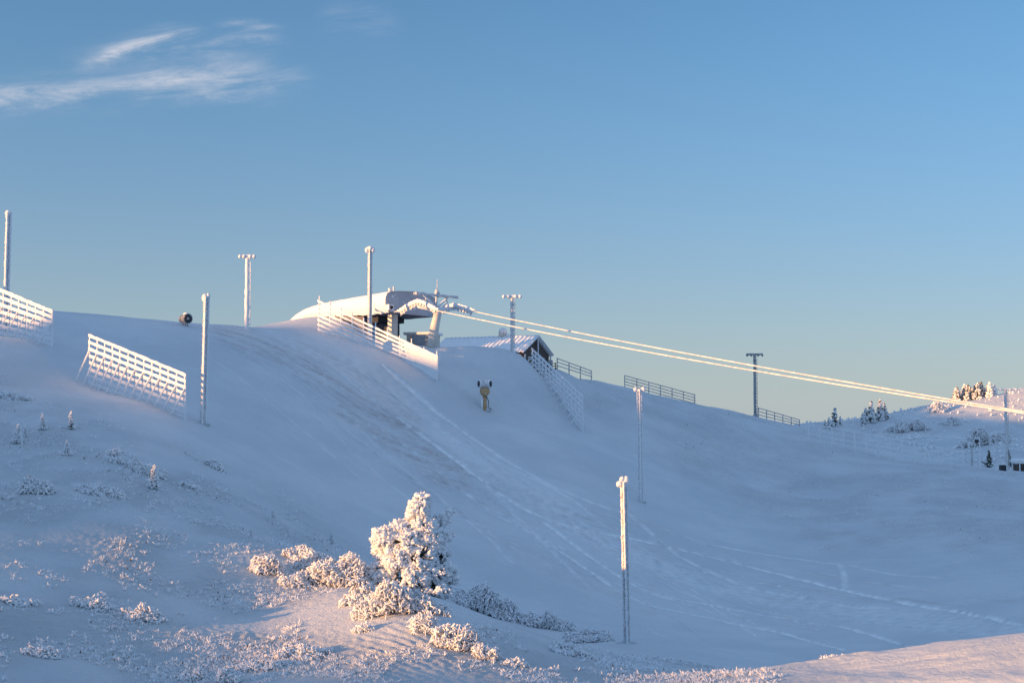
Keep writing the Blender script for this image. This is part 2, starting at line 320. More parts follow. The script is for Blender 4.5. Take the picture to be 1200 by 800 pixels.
# ------------------------------------------------------------------ object helpers
def set_props(o, label=None, cat=None, group=None, kind=None):
    if label: o['label'] = label
    if cat: o['category'] = cat
    if group: o['group'] = group
    if kind: o['kind'] = kind
    return o
def thing(name, loc, label, cat, group=None, rz=0.0):
    o = bpy.data.objects.new(name, None); COL.objects.link(o); o.location = loc; o.rotation_euler = (0, 0, rz)
    o.empty_display_size = 0.3
    return set_props(o, label, cat, group)
def grid_mesh(name, X, Y, Z, mat, marks=None, close=False):
    nr, nc = X.shape; v = np.stack([X, Y, Z], -1).reshape(-1, 3).astype(np.float32)
    i = np.arange(nr - 1)[:, None] * nc; j = np.arange(nc if close else nc - 1)[None, :]; j2 = (j + 1) % nc
    q = np.stack([i + j, i + j2, i + nc + j2, i + nc + j], -1).reshape(-1, 4)
    me = bpy.data.meshes.new(name); me.vertices.add(len(v)); me.vertices.foreach_set('co', v.ravel())
    me.loops.add(q.size); me.loops.foreach_set('vertex_index', q.ravel().astype(np.int32))
    me.polygons.add(len(q)); me.polygons.foreach_set('loop_start', np.arange(0, q.size, 4, dtype=np.int32))
    me.polygons.foreach_set('use_smooth', np.ones(len(q), bool))
    me.update(calc_edges=True)
    if marks is not None:
        a = me.attributes.new('mark', 'FLOAT_VECTOR', 'POINT'); a.data.foreach_set('vector', marks.astype(np.float32).ravel())
    me.materials.append(mat); o = bpy.data.objects.new(name, me); COL.objects.link(o); return o

def ico(sub):
    t = (1 + 5 ** .5) / 2
    v = [(-1, t, 0), (1, t, 0), (-1, -t, 0), (1, -t, 0), (0, -1, t), (0, 1, t), (0, -1, -t), (0, 1, -t), (t, 0, -1), (t, 0, 1), (-t, 0, -1), (-t, 0, 1)]
    f = [(0, 11, 5), (0, 5, 1), (0, 1, 7), (0, 7, 10), (0, 10, 11), (1, 5, 9), (5, 11, 4), (11, 10, 2), (10, 7, 6), (7, 1, 8), (3, 9, 4), (3, 4, 2), (3, 2, 6), (3, 6, 8), (3, 8, 9), (4, 9, 5), (2, 4, 11), (6, 2, 10), (8, 6, 7), (9, 8, 1)]
    v = [np.array(a, float) / np.linalg.norm(a) for a in v]
    for _ in range(sub):
        cache = {}; nf = []
        def mid(a, b):
            k = (min(a, b), max(a, b))
            if k not in cache:
                m = v[a] + v[b]; v.append(m / np.linalg.norm(m)); cache[k] = len(v) - 1
            return cache[k]
        for a, b, c in f:
            ab, bc, ca = mid(a, b), mid(b, c), mid(c, a); nf += [(a, ab, ca), (b, bc, ab), (c, ca, bc), (ab, bc, ca)]
        f = nf
    return np.array(v), np.array(f)
ICO = [ico(0), ico(1), ico(2)]

class MB:
    """collects shapes, builds ONE mesh object"""
    def __init__(s): s.v = []; s.f = []; s.n = 0
    def add(s, v, f):
        s.v.append(np.asarray(v, float)); s.f.append([[int(i) + s.n for i in q] for q in f]); s.n += len(v); return s
    def addarr(s, v, f):
        s.v.append(np.asarray(v, float)); s.f.append((np.asarray(f) + s.n).tolist()); s.n += len(v); return s
    def box(s, c, size, rot=None):
        x, y, z = [a / 2 for a in size]
        v = np.array([(-x, -y, -z), (x, -y, -z), (x, y, -z), (-x, y, -z), (-x, -y, z), (x, -y, z), (x, y, z), (-x, y, z)])
        if rot is not None: v = v @ np.array(rot).T
        return s.add(v + np.array(c), [(0, 3, 2, 1), (4, 5, 6, 7), (0, 1, 5, 4), (1, 2, 6, 5), (2, 3, 7, 6), (3, 0, 4, 7)])
    def tube(s, path, rad, sides=8, jit=0.0, caps=True, squash=1.0):
        p = np.array(path, float); n = len(p); rad = np.broadcast_to(np.asarray(rad, float), (n,))
        t = np.gradient(p, axis=0); t /= np.linalg.norm(t, axis=1)[:, None] + 1e-9
        ref = np.array([0, 0, 1.0]) if abs(t[0][2]) < 0.9 else np.array([1.0, 0, 0])
        a = np.cross(t, ref); a /= np.linalg.norm(a, axis=1)[:, None] + 1e-9; b = np.cross(t, a)
        th = np.arange(sides) * 2 * math.pi / sides
        rr = rad[:, None] * (1 + jit * rng.uniform(-1, 1, (n, sides)))
        v = p[:, None] + rr[..., None] * (np.cos(th)[None, :, None] * a[:, None] + squash * np.sin(th)[None, :, None] * b[:, None])
        f = []
        for i in range(n - 1):
            for j in range(sides):
                k = (j + 1) % sides; f.append((i * sides + j, i * sides + k, (i + 1) * sides + k, (i + 1) * sides + j))
        if caps: f.append(tuple(range(sides))[::-1]); f.append(tuple((n - 1) * sides + j for j in range(sides)))
        return s.add(v.reshape(-1, 3), f)
    def bar(s, a, b, r, jit=0.25, step=0.25, sides=6, taper=1.0, squash=1.0):
        """rime-coated bar: an irregular tube"""
        a, b = np.array(a, float), np.array(b, float); L = np.linalg.norm(b - a); n = max(2, int(L / step) + 1)
        u = np.linspace(0, 1, n)[:, None]; rad = r * (1 + (taper - 1) * u[:, 0]) * (1 + jit * rng.uniform(-.6, .6, n))
        return s.tube(a + (b - a) * u, rad, sides, jit, squash=squash)
    def blobs(s, C, D, L, Wd, sub=1, jit=0.25):
        """many lumps: centres C, direction D, half-length L, half-width Wd"""
        C = np.asarray(C, float); D = np.asarray(D, float); n = len(C)
        if n == 0: return s
        D = D / (np.linalg.norm(D, axis=1)[:, None] + 1e-9); v0, f0 = ICO[sub]
        ref = np.where(np.abs(D[:, 2:3]) < 0.9, np.array([[0, 0, 1.0]]), np.array([[1.0, 0, 0]]))
        a = np.cross(D, ref); a /= np.linalg.norm(a, axis=1)[:, None]; b = np.cross(D, a)
        vj = v0[None] * (1 + jit * rng.uniform(-1, 1, (n, len(v0), 1)))
        L = np.broadcast_to(L, (n,))[:, None, None]; Wd = np.broadcast_to(Wd, (n,))[:, None, None]
        v = C[:, None] + L * vj[..., 2:3] * D[:, None] + Wd * (vj[..., 0:1] * a[:, None] + vj[..., 1:2] * b[:, None])
        f = f0[None] + (np.arange(n) * len(v0))[:, None, None]
        return s.addarr(v.reshape(-1, 3), f.reshape(-1, 3))
    def build(s, name, mat, parent=None, smooth=True, loc=None):
        me = bpy.data.meshes.new(name)
        me.from_pydata(np.concatenate(s.v).tolist(), [], [q for g in s.f for q in g]); me.update()
        if smooth: me.polygons.foreach_set('use_smooth', np.ones(len(me.polygons), bool))
        me.materials.append(mat); o = bpy.data.objects.new(name, me); COL.objects.link(o)
        if parent: o.parent = parent
        if loc is not None: o.location = loc
        return o
def copy_thing(o, loc, rz, scale=1.0, label=None):
    c = o.copy(); COL.objects.link(c); c.location = loc; c.rotation_euler = (0, 0, rz); c.scale = (scale,) * 3
    if label: c['label'] = label
    for ch in o.children:
        d = ch.copy(); COL.objects.link(d); d.parent = c
        for g in ch.children:
            e = g.copy(); COL.objects.link(e); e.parent = d
    return c

# ------------------------------------------------------------------ the ground: one sheet out past the horizon
az_f = np.radians(np.linspace(-22.5, 22.5, 1400)); az_o = np.radians(np.linspace(22.5, 337.5, 170)[1:-1])
az = np.concatenate([az_f, az_o])
rr = np.concatenate([[0.5, 6, 14, 22, 29], np.exp(np.linspace(math.log(34), math.log(80), 430)), np.exp(np.linspace(math.log(80), math.log(190), 800))[1:], np.exp(np.linspace(math.log(190), math.log(270), 180))[1:], np.exp(np.linspace(math.log(270), math.log(480), 190))[1:], np.exp(np.linspace(math.log(480), math.log(9000), 50))[1:]])
gx = rr[:, None] * np.sin(az)[None]; gy = rr[:, None] * np.cos(az)[None]
shape = gx.shape; gxf, gyf = gx.ravel(), gy.ravel()
gz = base_h(gxf, gyf); dz, tr, di, ro = detail(gxf, gyf, gz); gz = gz + dz
ground = grid_mesh('ground', gx, gy, gz.reshape(shape), M['ground'], np.stack([tr, di, ro], -1), close=True)
set_props(ground, kind='structure')

# unseen hill-shaped sun blocker added off to the left, skyline shaped to place the shade
KU = [-200, 0, 25, 35, 41, 45, 48, 54, 57, 62, 66, 70, 74, 78, 84, 90, 96, 99.5, 103, 108, 114, 116.2, 117, 119, 124, 130, 136, 140, 148, 150.5, 153, 157, 164, 172, 179, 184, 190, 230, 270, 283, 289, 294, 300, 340, 500]
KK = [-10, -7, -5.0, -5.0, -5.6, -6.4, -6.7, -6.6, -6.1, -5.5, -4.5, -2.5, -1.4, -0.7, 0.6, 1.4, 2.9, 4.0, 4.3, 5.2, 6.3, 7.2, 11, 10.8, 10.0, 10.2, 11.8, 12.8, 14.4, 17.0, 17.5, 16.6, 16.6, 16.9, 17.3, 25.5, 27, 28.5, 29.5, 30.0, 31.6, 34.5, 34.0, 36, 30]
S0 = 170.0
ca, sa, te = math.cos(SUN_ALPHA), math.sin(SUN_ALPHA), math.tan(SUN_EL)
u = np.linspace(-260, 560, 420); prof = np.concatenate([np.linspace(-90, -8, 14), np.linspace(-6, 6, 7), np.linspace(8, 110, 14)])
top = np.interp(u, KU, KK) + S0 * te + 0.25 * perlin(u / 6, u * 0, 41)
fade = sstep(u, -260, -120) * (1 - sstep(u, 430, 560))
U, S = np.meshgrid(u, prof); T = np.broadcast_to(top * fade + (-46) * (1 - fade), U.shape)
hh = T - (T + 48) * sstep(np.abs(S), 0, 92) + 1.2 * perlin(U / 25, S / 25, 42) * sstep(np.abs(S), 3, 25)
sd = S0 + S
HX = -sd * ca - U * sa; HY = -sd * sa + U * ca
hill = grid_mesh('hill', HX, HY, hh, M['ground'], np.zeros((U.size, 3))); set_props(hill, kind='structure')  # added out of frame to block the low sun

# ------------------------------------------------------------------ rime-coated growth
def rnd(a, b, n=None): return rng.uniform(a, b, n)
def unit(v): return v / (np.linalg.norm(v, axis=-1, keepdims=True) + 1e-9)
def sphere_dirs(n):
    v = rng.normal(size=(n, 3)); return unit(v)

GAPS = []
def crown_from(mb, clusters, dens, l=(0.10, 0.2), wdt=(0.05, 0.09), up=0.25, sub=1, shell=(0.78, 1.04)):
    """rime lumps over the skin of several ellipsoids (cx, cy, cz, rx, ry, rz)"""
    for cx, cy, cz, rx, ry, rz in clusters:
        n = int(dens * (rx * ry + ry * rz + rx * rz) * 4); d = sphere_dirs(n); k = rnd(shell[0], shell[1], (n, 1)) ** 1
        # gaps: leave out lumps where a coarse noise is low
        key = perlin(d[:, 0] * 2.2 + cx * 3, d[:, 2] * 2.6 + d[:, 1] * 1.7 + cz * 3, 51); keep = key > -0.24
        c = np.array([cx, cy, cz]) + d * k * np.array([rx, ry, rz]) * (1 + 0.35 * key[:, None])
        dr = unit(d + np.array([0, 0, up]) + rng.normal(size=(n, 3)) * 0.35)
        for gx_, gz_, ga, gb in GAPS: keep &= ~((((c[:, 0] - gx_) / ga) ** 2 + ((c[:, 2] - gz_) / gb) ** 2 < 1) & (c[:, 1] < .1))
        c, dr = c[keep], dr[keep]; m = len(c)
        mb.blobs(c, dr, rnd(*l, m), rnd(*wdt, m), sub, 0.28)

def hero_tree():
    b = at(493, 694); t = thing('frosted_spruce', b, 'tallest rime-covered tree glowing cream in the sun in the foreground', 'tree')
    s = b.y / F                               # metres per photograph pixel there
    def L(px, py, r, rz=None, dy=0.0):        # cluster from its place in the crown
        return ((px - 493) * s, dy, (694 - py) * s, r * s, r * s * 0.9, (rz or r) * s)
    cl = [L(494, 588, 9, 8), L(491, 597, 13, 11), L(488, 609, 12, 10), L(496, 618, 16, 12), L(470, 622, 15, 11), L(453, 630, 16, 12, -.2), L(478, 636, 18, 15, -.3), L(502, 634, 17, 16),
          L(452, 647, 14, 14, .1), L(466, 658, 17, 18, -.45), L(490, 655, 20, 18, -.35), L(513, 650, 13, 16, .1), L(508, 668, 20, 18, -.1), L(483, 678, 24, 16, -.5), L(523, 676, 13, 15, .2),
          L(448, 672, 18, 15, -.2), L(468, 690, 22, 10, -.5), L(510, 690, 22, 10, -.3), L(516, 610, 8, 7, .5), L(524, 603, 5, 4, .6), L(519, 628, 10, 9, .4)]
    core = MB()
    for c in cl:
        n = int(40 + 90 * c[3]); d = sphere_dirs(n); p = np.array(c[:3]) + d * np.array(c[3:]) * rnd(0.1, 0.74, (n, 1))
        core.blobs(p, d + np.array([0, 0, -0.2]), rnd(0.08, 0.2, n), rnd(0.012, 0.04, n), 0, 0.3)
    core.build('needles', M['needle'], t)
    tr = MB(); tr.tube([(0, 0, -0.3), (0.02, 0, 0.8), (-0.03, 0, 1.9), (0.0, 0, 2.9), (0.0, 0, 3.7)], [0.16, 0.13, 0.10, 0.06, 0.02], 8, 0.12)
    for c in cl: 
        z0 = max(0.15, c[2] - 0.5); tr.tube([(0, 0, z0), (c[0] * .5, c[1] * .5, c[2] - 0.2), (c[0], c[1], c[2])], [0.045, 0.03, 0.012], 5, 0.1)
    tr.build('trunk', M['bark'], t)
    for a_, b_, c_, d_ in ((469, 674, 5, 9), (499, 645, 4, 8), (466, 634, 6, 3), (444, 665, 4, 3), (517, 655, 4, 6), (484, 652, 3, 6), (508, 684, 6, 5), (492, 628, 4, 3), (526, 684, 5, 4), (480, 612, 3, 3)):
        GAPS.append(((a_ - 493) * s, (694 - b_) * s, c_ * s, d_ * s))
    mb = MB(); crown_from(mb, cl, 40, (0.11, 0.24), (0.06, 0.13), -0.25, 1, (0.74, 0.94)); crown_from(mb, cl, 140, (0.035, 0.14), (0.016, 0.045), -0.1, 1, (0.72, 1.08)); GAPS.clear()
    # long feathery fingers that break the outline
    for c in cl:
        n = 26; d = sphere_dirs(n); p = np.array(c[:3]) + d * np.array(c[3:]) * rnd(0.95, 1.15, (n, 1)); mb.blobs(p, d + np.array([0, 0, .4]), rnd(0.06, 0.13, n), rnd(0.018, 0.035, n), 1, 0.3)
    mb.build('crown', M['rime'], t); return t

def make_bush(name, base, rx, ry, h, n, label, cat='bush', group=None, dark=0.25, fat=1.0):
    """low tangled bush of rimed twigs half sunk in the snow, with an uneven footprint"""
    t = thing(name, base, label, cat, group); mb, dk = MB(), MB(); sd = int(rng.integers(0, 9999)); n = int(n * 2.3)
    a = rnd(0, 2 * math.pi, n); edge = 1 + .45 * perlin(np.cos(a) * 1.6 + 7, np.sin(a) * 1.6, sd); q = np.sqrt(rnd(0, 1, n)) * edge
    x, y = np.cos(a) * rx * q, np.sin(a) * ry * q; g = height(base[0] + x, base[1] + y) - base[2]
    lump = np.clip(.75 + 1.0 * perlin(x / (h * .9 + .1), y / (h * .9 + .1), sd + 1), .15, 1.4)
    hh = h * np.clip(1 - .7 * (q / 1.25) ** 2, .15, 1) * lump * rnd(.2, 1.05, n)
    for i in range(n):
        d = np.array([math.cos(a[i]) * q[i] * .5, math.sin(a[i]) * q[i] * .5, .75]) + rng.normal(size=3) * np.array([.55, .55, .3]); d /= np.linalg.norm(d)
        l = min(h * .42, .34 * fat) * rnd(.6, 1.3); p2 = np.array([x[i], y[i], g[i] + hh[i]]); p0 = p2 - d * l; p1 = (p0 + p2) / 2 + rng.normal(size=3) * .2 * l
        if rnd(0, 1) < dark * .6: dk.tube([p0 - d * .5 * l, p1, p2], [.011 * fat] * 3, 4, .1)
        else:
            r = rnd(.017, .036) * fat; mb.tube([p0, p1, p2, p2 + d * .08 * l], [r * .7, r * 1.1, r * 1.1, r * .5], 5, .35)
    k = int(n * 1.3); j = rng.integers(0, n, k); c = np.stack([x[j], y[j], g[j] + hh[j] * rnd(.5, 1.02, k)], -1) + rng.normal(size=(k, 3)) * .04 * fat
    mb.blobs(c, rng.normal(size=(k, 3)) + np.array([0, 0, .5]), rnd(.03, .075, k) * fat, rnd(.02, .042, k) * fat, 0, .35)
    if dk.n > 600: dk.build('twigs', M['twig'], t)
    mb.build('rimed_branches', M['rime'], t); return t
def px_bush(px, py, wpx, hpx, label, dens=26, dark=.22, fat=None, group=None, name='frosted_bush', cat='bush', dy=0.6):
    b = at(px, py); s = b.y / F; rx = wpx * s / 2; h = hpx * s
    n = int(dens * math.pi * rx * rx * dy / 0.6 * 2.2) + 25
    return make_bush(name, b, rx, rx * dy, h, min(n, 900), label, cat, group, dark, fat or (b.y / 60) ** .6)

def make_sapling(base, h, label, group=None, rime=1.0, name='frosted_sapling', wide=0.3, detail=1.0, trunk=True):
    """small conifer: whorls of drooping boughs, more or less covered with rime"""
    t = thing(name, base, label, 'tree', group); mb, dk = MB(), MB(); n = int(230 * detail)
    z = rnd(0, 1, n) ** 1.25; a = rnd(0, 2 * math.pi, n); lay = 0.62 + 0.38 * np.abs(np.sin(z * 15))
    rad = h * wide * (1 - z) ** 0.85 * lay * rnd(0.45, 1.05, n) + h * 0.012
    lean = rnd(-.06, .06)
    c = np.stack([np.cos(a) * rad + lean * h * z, np.sin(a) * rad, h * (0.06 + 0.92 * z)], -1); d = np.stack([np.cos(a), np.sin(a), rnd(-.5, .35, n)], -1)
    sz = h * (0.05 + 0.03 * (1 - z)) * rnd(0.7, 1.3, n) * (1 / detail) ** .35
    isr = rnd(0, 1, n) < rime
    mb.blobs(c[isr], d[isr], sz[isr], sz[isr] * 0.5, 0 if detail < 0.9 else 1, 0.3)
    dk.blobs(c[~isr], d[~isr], sz[~isr], sz[~isr] * 0.42, 0, 0.3)
    n2 = int(n * (.33 - .26 * rime)); z = rnd(0, .9, n2); a = rnd(0, 6.28, n2); r2 = h * wide * .6 * (1 - z) * rnd(.2, 1, n2)
    dk.blobs(np.stack([np.cos(a) * r2, np.sin(a) * r2, h * (0.05 + .85 * z)], -1), np.stack([np.cos(a), np.sin(a), -0.3 + 0 * a], -1), h * .06, h * .02, 0, 0.3)
    mb.build('rime_crust', M['rime'], t) if mb.n else None
    dk.build('crown', M['needle'], t)
    if trunk: MB().tube([(0, 0, -0.15), (lean * h * .5, 0, h * .5), (lean * h, 0, h * .97)], [h * .03, h * .02, h * .006], 5).build('trunk', M['bark'], t)
    return t

hero_tree()
for a in [
 (455, 716, 78, 44, 'large cream sunlit bush in front of the foot of the tallest rime tree'),
 (398, 684, 84, 34, 'wide brownish pink rime bush filling the gap left of the tallest rime tree'),
 (372, 668, 50, 22, 'rounded snow-laden bush behind the wide pinkish rime bush'),
 (356, 655, 44, 15, 'flat snow-capped bush on the left edge of the sunlit mound'),
 (313, 670, 42, 22, 'small pinkish round bush standing alone farthest left of the sunlit mound'),
 (560, 715, 58, 38, 'dense dome-shaped rime bush right of the tallest rime tree'),
 (496, 742, 34, 32, 'upright cream bush low in front of the tallest rime tree'),
 (533, 758, 66, 34, 'broad sunlit bush in front of the dome-shaped bush, nearest the rippled snow'),
 (571, 772, 36, 20, 'small sunlit bush at the lower right tail of the bush group'),
 (426, 742, 22, 12, 'little cream bush alone on the sunlit snow beside the ripples'),
 (420, 706, 46, 26, 'low tangled bush joining the wide pinkish bush to the large cream one'), (345, 684, 40, 14, 'low spreading bush between the lone round bush and the wide pinkish one'),
 (500, 718, 50, 24, 'tangled bush at the right foot of the tallest rime tree'), (350, 768, 70, 12, 'low sunlit scrub on the snow left of the ripples'), (304, 783, 60, 11, 'low sunlit scrub near the bottom edge left of the ripples'),
 (604, 782, 24, 12, 'last tiny sunlit bush at the end of the tail of bushes')]:
    px_bush(*a, dens=34)
for a in [
 (590, 724, 50, 26, 'blue-grey shaded bush just behind the dome-shaped bush'),
 (640, 735, 60, 20, 'wide shaded bush midway between the tall rime tree and the nearest mast'),
 (690, 752, 58, 18, 'low shaded bush with dark twigs left of the foot of the nearest mast'),
 (668, 768, 52, 14, 'flat shaded bush in front of the low bush left of the nearest mast'),
 (42, 577, 46, 18, 'low spreading bush catching the sun at the far left of the slope'),
 (138, 541, 30, 17, 'shaded dark-twigged bush with a pointed middle on the left slope'),
 (175, 556, 46, 15, 'shaded bush spreading behind the sun-tipped sapling'),
 (166, 727, 48, 16, 'grey rime bush with long loose twigs on the lower left slope'),
 (252, 548, 24, 11, 'little grey bush alone right of the sun-tipped sapling'),
 (110, 712, 54, 12, 'low scrubby bush left of the grey bush with loose twigs'),
 (50, 770, 50, 12, 'long low scrubby bush near the bottom left corner'),
 (22, 708, 46, 9, 'flat scrubby bush at the left edge of the lower slope'),
 (226, 797, 34, 14, 'sunlit bush cut by the bottom edge, left one of two'),
 (268, 800, 34, 22, 'brightest sunlit bush cut by the bottom edge, right one of two'),
 (222, 572, 26, 8, 'sparse low tuft below the little grey bush'),
 (118, 578, 60, 10, 'sparse dark scrub between the sunlit spreading bush and the sun-tipped sapling'),
 (15, 466, 40, 8, 'sparse scrub under the left end of the snow fences at the left edge')]:
    px_bush(*a, dens=26 if a[3] > 12 else 15, dark=.12)
# saplings on the left slope
for px, py, hpx, lab in [
 (20, 519, 23, 'tiny rimed sapling with a sun-touched top at the left edge'), (30, 512, 14, 'smallest rimed sapling close behind the sun-touched one at the left edge'),
 (50, 504, 20, 'slim shaded sapling second from the right in the upper row'), (83, 503, 22, 'cone-shaped shaded sapling at the right end of the upper row'),
 (79, 534, 19, 'lone shaded sapling just below the upper row'), (180, 572, 29, 'sapling with a glowing cream top and shaded foot beside a scrubby bush'),
 (388, 636, 15, 'tiny sunlit sapling behind the snow-capped bush on the mound'), (294, 629, 12, 'tiny pale shaded sapling above the small pinkish round bush'),
 (320, 606, 11, 'tiny shaded sapling on the open slope above the sunlit mound'), (142, 641, 9, 'stubby snow-plastered sapling low on the left slope')]:
    b = at(px, py); make_sapling(b - Vector((0, 0, .05)), hpx * b.y / F, lab, 'saplings on the left slope', 0.97, wide=0.27)

# ------------------------------------------------------------------ masts and lamp poles
def lean_rot(o, dx_px, h, Y):  # small lean, measured in the photograph
    o.rotation_euler = (0, math.atan(dx_px * Y / F / h), 0)
def lattice_mast(px, py, Yn, top_px, hpx, width, leg, label, head, rot=0.4, crust=1.0, foot=None):
    b = at(px, py) if Yn is None else Vector((*P(px, py, Yn)[:2], 0)); b.z = hz(b.x, b.y)
    zt = P(px, py - hpx, b.y)[2]; h = zt - b.z; t = thing('lattice_mast', b, label, 'mast', 'lattice masts on the slope')
    lean_rot(t, top_px - px, h, b.y)
    rr_ = width / math.sqrt(3); c = [(math.cos(rot + k * 2.094) * rr_, math.sin(rot + k * 2.094) * rr_) for k in range(3)]
    for x, y in c: MB().bar((x, y, -0.3), (x, y, h), leg, 0.3 * crust, 0.12, 7).build('leg', M['rime'], t)
    m = MB(); k = int(h / 0.42)
    for i in range(k):
        z0, z1 = h * i / k, h * (i + 1) / k
        for j in range(3):
            a, d = c[j], c[(j + 1) % 3]; m.bar((*a, z0), (*d, z0), leg * .6, .3, .15, 5)
            a, d = (a, d) if i % 2 else (d, a); m.bar((*a, z0), (*d, z1), leg * .45, .3, .15, 5)
    m.build('bracing', M['pole_steel'], t)
    # rime grown inside the lattice and in feathers on its windward side
    if crust:
        mm = MB().bar((0, 0, -.3), (0, 0, h - .1), width * .27, .35, .1, 8)
        n = int(h * 46 * crust); z = rnd(0.1, h - .1, n); a = rnd(2.4, 4.9, n); q = width * rnd(.3, .55, n)
        mm.blobs(np.stack([np.cos(a) * q, np.sin(a) * q, z], -1), np.stack([np.cos(a), np.sin(a), rnd(-.1, .6, n)], -1), width * rnd(.2, .36, n), leg * rnd(.4, .8, n), 0, .3)
        mm.build('rime_core', M['pole_steel'], t)
    MB().blobs([(0, 0, -.02)], [(1, 0, 0)], .55, .16, 2, .08).build('snow_collar', M['ground'], t)
    for dx, dz_, sx_, sz_ in head:
        f = MB(); f.blobs([(dx, 0, h + dz_)], [(0.15, 0, 1)], sz_, sx_, 2, 0.10)
        n = 40; d = sphere_dirs(n); f.blobs(np.array([dx, 0, h + dz_]) + d * np.array([sx_, sx_, sz_]) * .9, d, min(sx_, sz_) * .35, min(sx_, sz_) * .2, 0, .3)
        f.build('floodlight', M['rime'], t)
    if foot:
        f = MB(); f.box((0, -width * .2, foot / 2 - .2), (width * 1.25, width * .9, foot)); f.build('switch_box', M['pole_steel'], t)
    return t
lattice_mast(735, 751, 74.5, 732, 187, 0.29, 0.052, 'nearest lattice mast, thick with sunlit rime, right of the bushes', [(-.22, -.12, .17, .16), (.13, .02, .13, .28), (-.10, .08, .12, .2)])
lattice_mast(751, 587, 135, 750, 131, 0.42, 0.05, 'slender shaded mast like a ladder standing on the slope behind the nearest one', [(-.36, 0, .18, .22), (.36, 0, .2, .24), (0, -.1, .25, .16)], rot=0.52, crust=0)
lattice_mast(238, 497, None, 240, 150, 0.32, 0.075, 'mast with sunlit top beside the end of the lower left snow fence', [(-.12, -.12, .2, .3), (.13, .0, .14, .22)], foot=1.3, crust=.7)
lattice_mast(433, 403, 161, 433, 111, 0.36, 0.08, 'sunlit mast rising behind the snow fence in front of the lift station', [(-.34, -.1, .22, .32), (.34, -.1, .22, .34), (0, .1, .3, .25)], crust=.8)
lattice_mast(6, 392, 124, 7, 142, 0.34, 0.10, 'mast at the left edge behind the upper left snow fence', [(0, 0, .26, .25)], crust=.8)

def lamp_pole(px, py, Yn, top_py, rad, arm, label, mat, armr=0.12, base_box=False, curved=False, rim=1.0):
    b = Vector((*P(px, py, Yn)[:2], 0)); b.z = hz(b.x, b.y); h = P(px, top_py, Yn)[2] - b.z
    t = thing('lamp_pole', b, label, 'lamp post', 'lamp poles along the ridge')
    MB().bar((0, 0, -0.4), (0, 0, h - .05), rad, 0.12, 0.3, 10, taper=.86).build('pole', mat, t)
    ld = MB(); k = int(h / 0.5)
    for i in range(k): ld.bar((rad * .8, -rad * .3, .5 + i * .5), (rad * 1.5, -rad * .3, .5 + i * .5), .05, .3, .15, 5)
    ld.bar((rad * 1.5, -rad * .3, .4), (rad * 1.5, -rad * .3, h - .6), .045, .3, .2, 5); ld.build('ladder', mat, t)
    MB().bar((-arm / 2, 0, h), (arm / 2, 0, h), armr, .2, .15, 8).build('crossarm', M['rime'] if rim > .5 else mat, t)
    for s in (-1, 1):
        for q in (.5, .22):
            f = MB(); x = s * arm * q; f.tube([(x - .02, 0, h + .08), (x, -.12, h - .02), (x + s * .03, -.28, h - .16 - (.12 if curved else 0))], [.13, .2, .17], 8, .12)
            f.build('floodlight', M['rime'] if rim > .5 else mat, t)
    if base_box: m = MB(); m.blobs([(0, -.2, .8)], [(0, 0, 1)], 1.1, .5, 2, .06); m.build('switch_box', M['dark_steel'], t)
    return t
lamp_pole(289, 386, 151, 300, .24, 1.5, 'sunlit lamp pole left of the lift station, thick with rime', M['rime'], .15)
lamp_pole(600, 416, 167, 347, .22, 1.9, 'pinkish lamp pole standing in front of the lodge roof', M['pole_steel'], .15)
lamp_pole(885, 494, 230, 415, .24, 2.4, 'dark shaded lamp pole on the right ridge with drooping lamp heads', M['dark_steel'], .14, base_box=True, curved=True, rim=.3)
lamp_pole(1180, 549, 243, 456, .27, 3.6, 'blue-grey lamp pole in front of the far hill at the right edge', M['pole_steel'], .16, rim=.6)

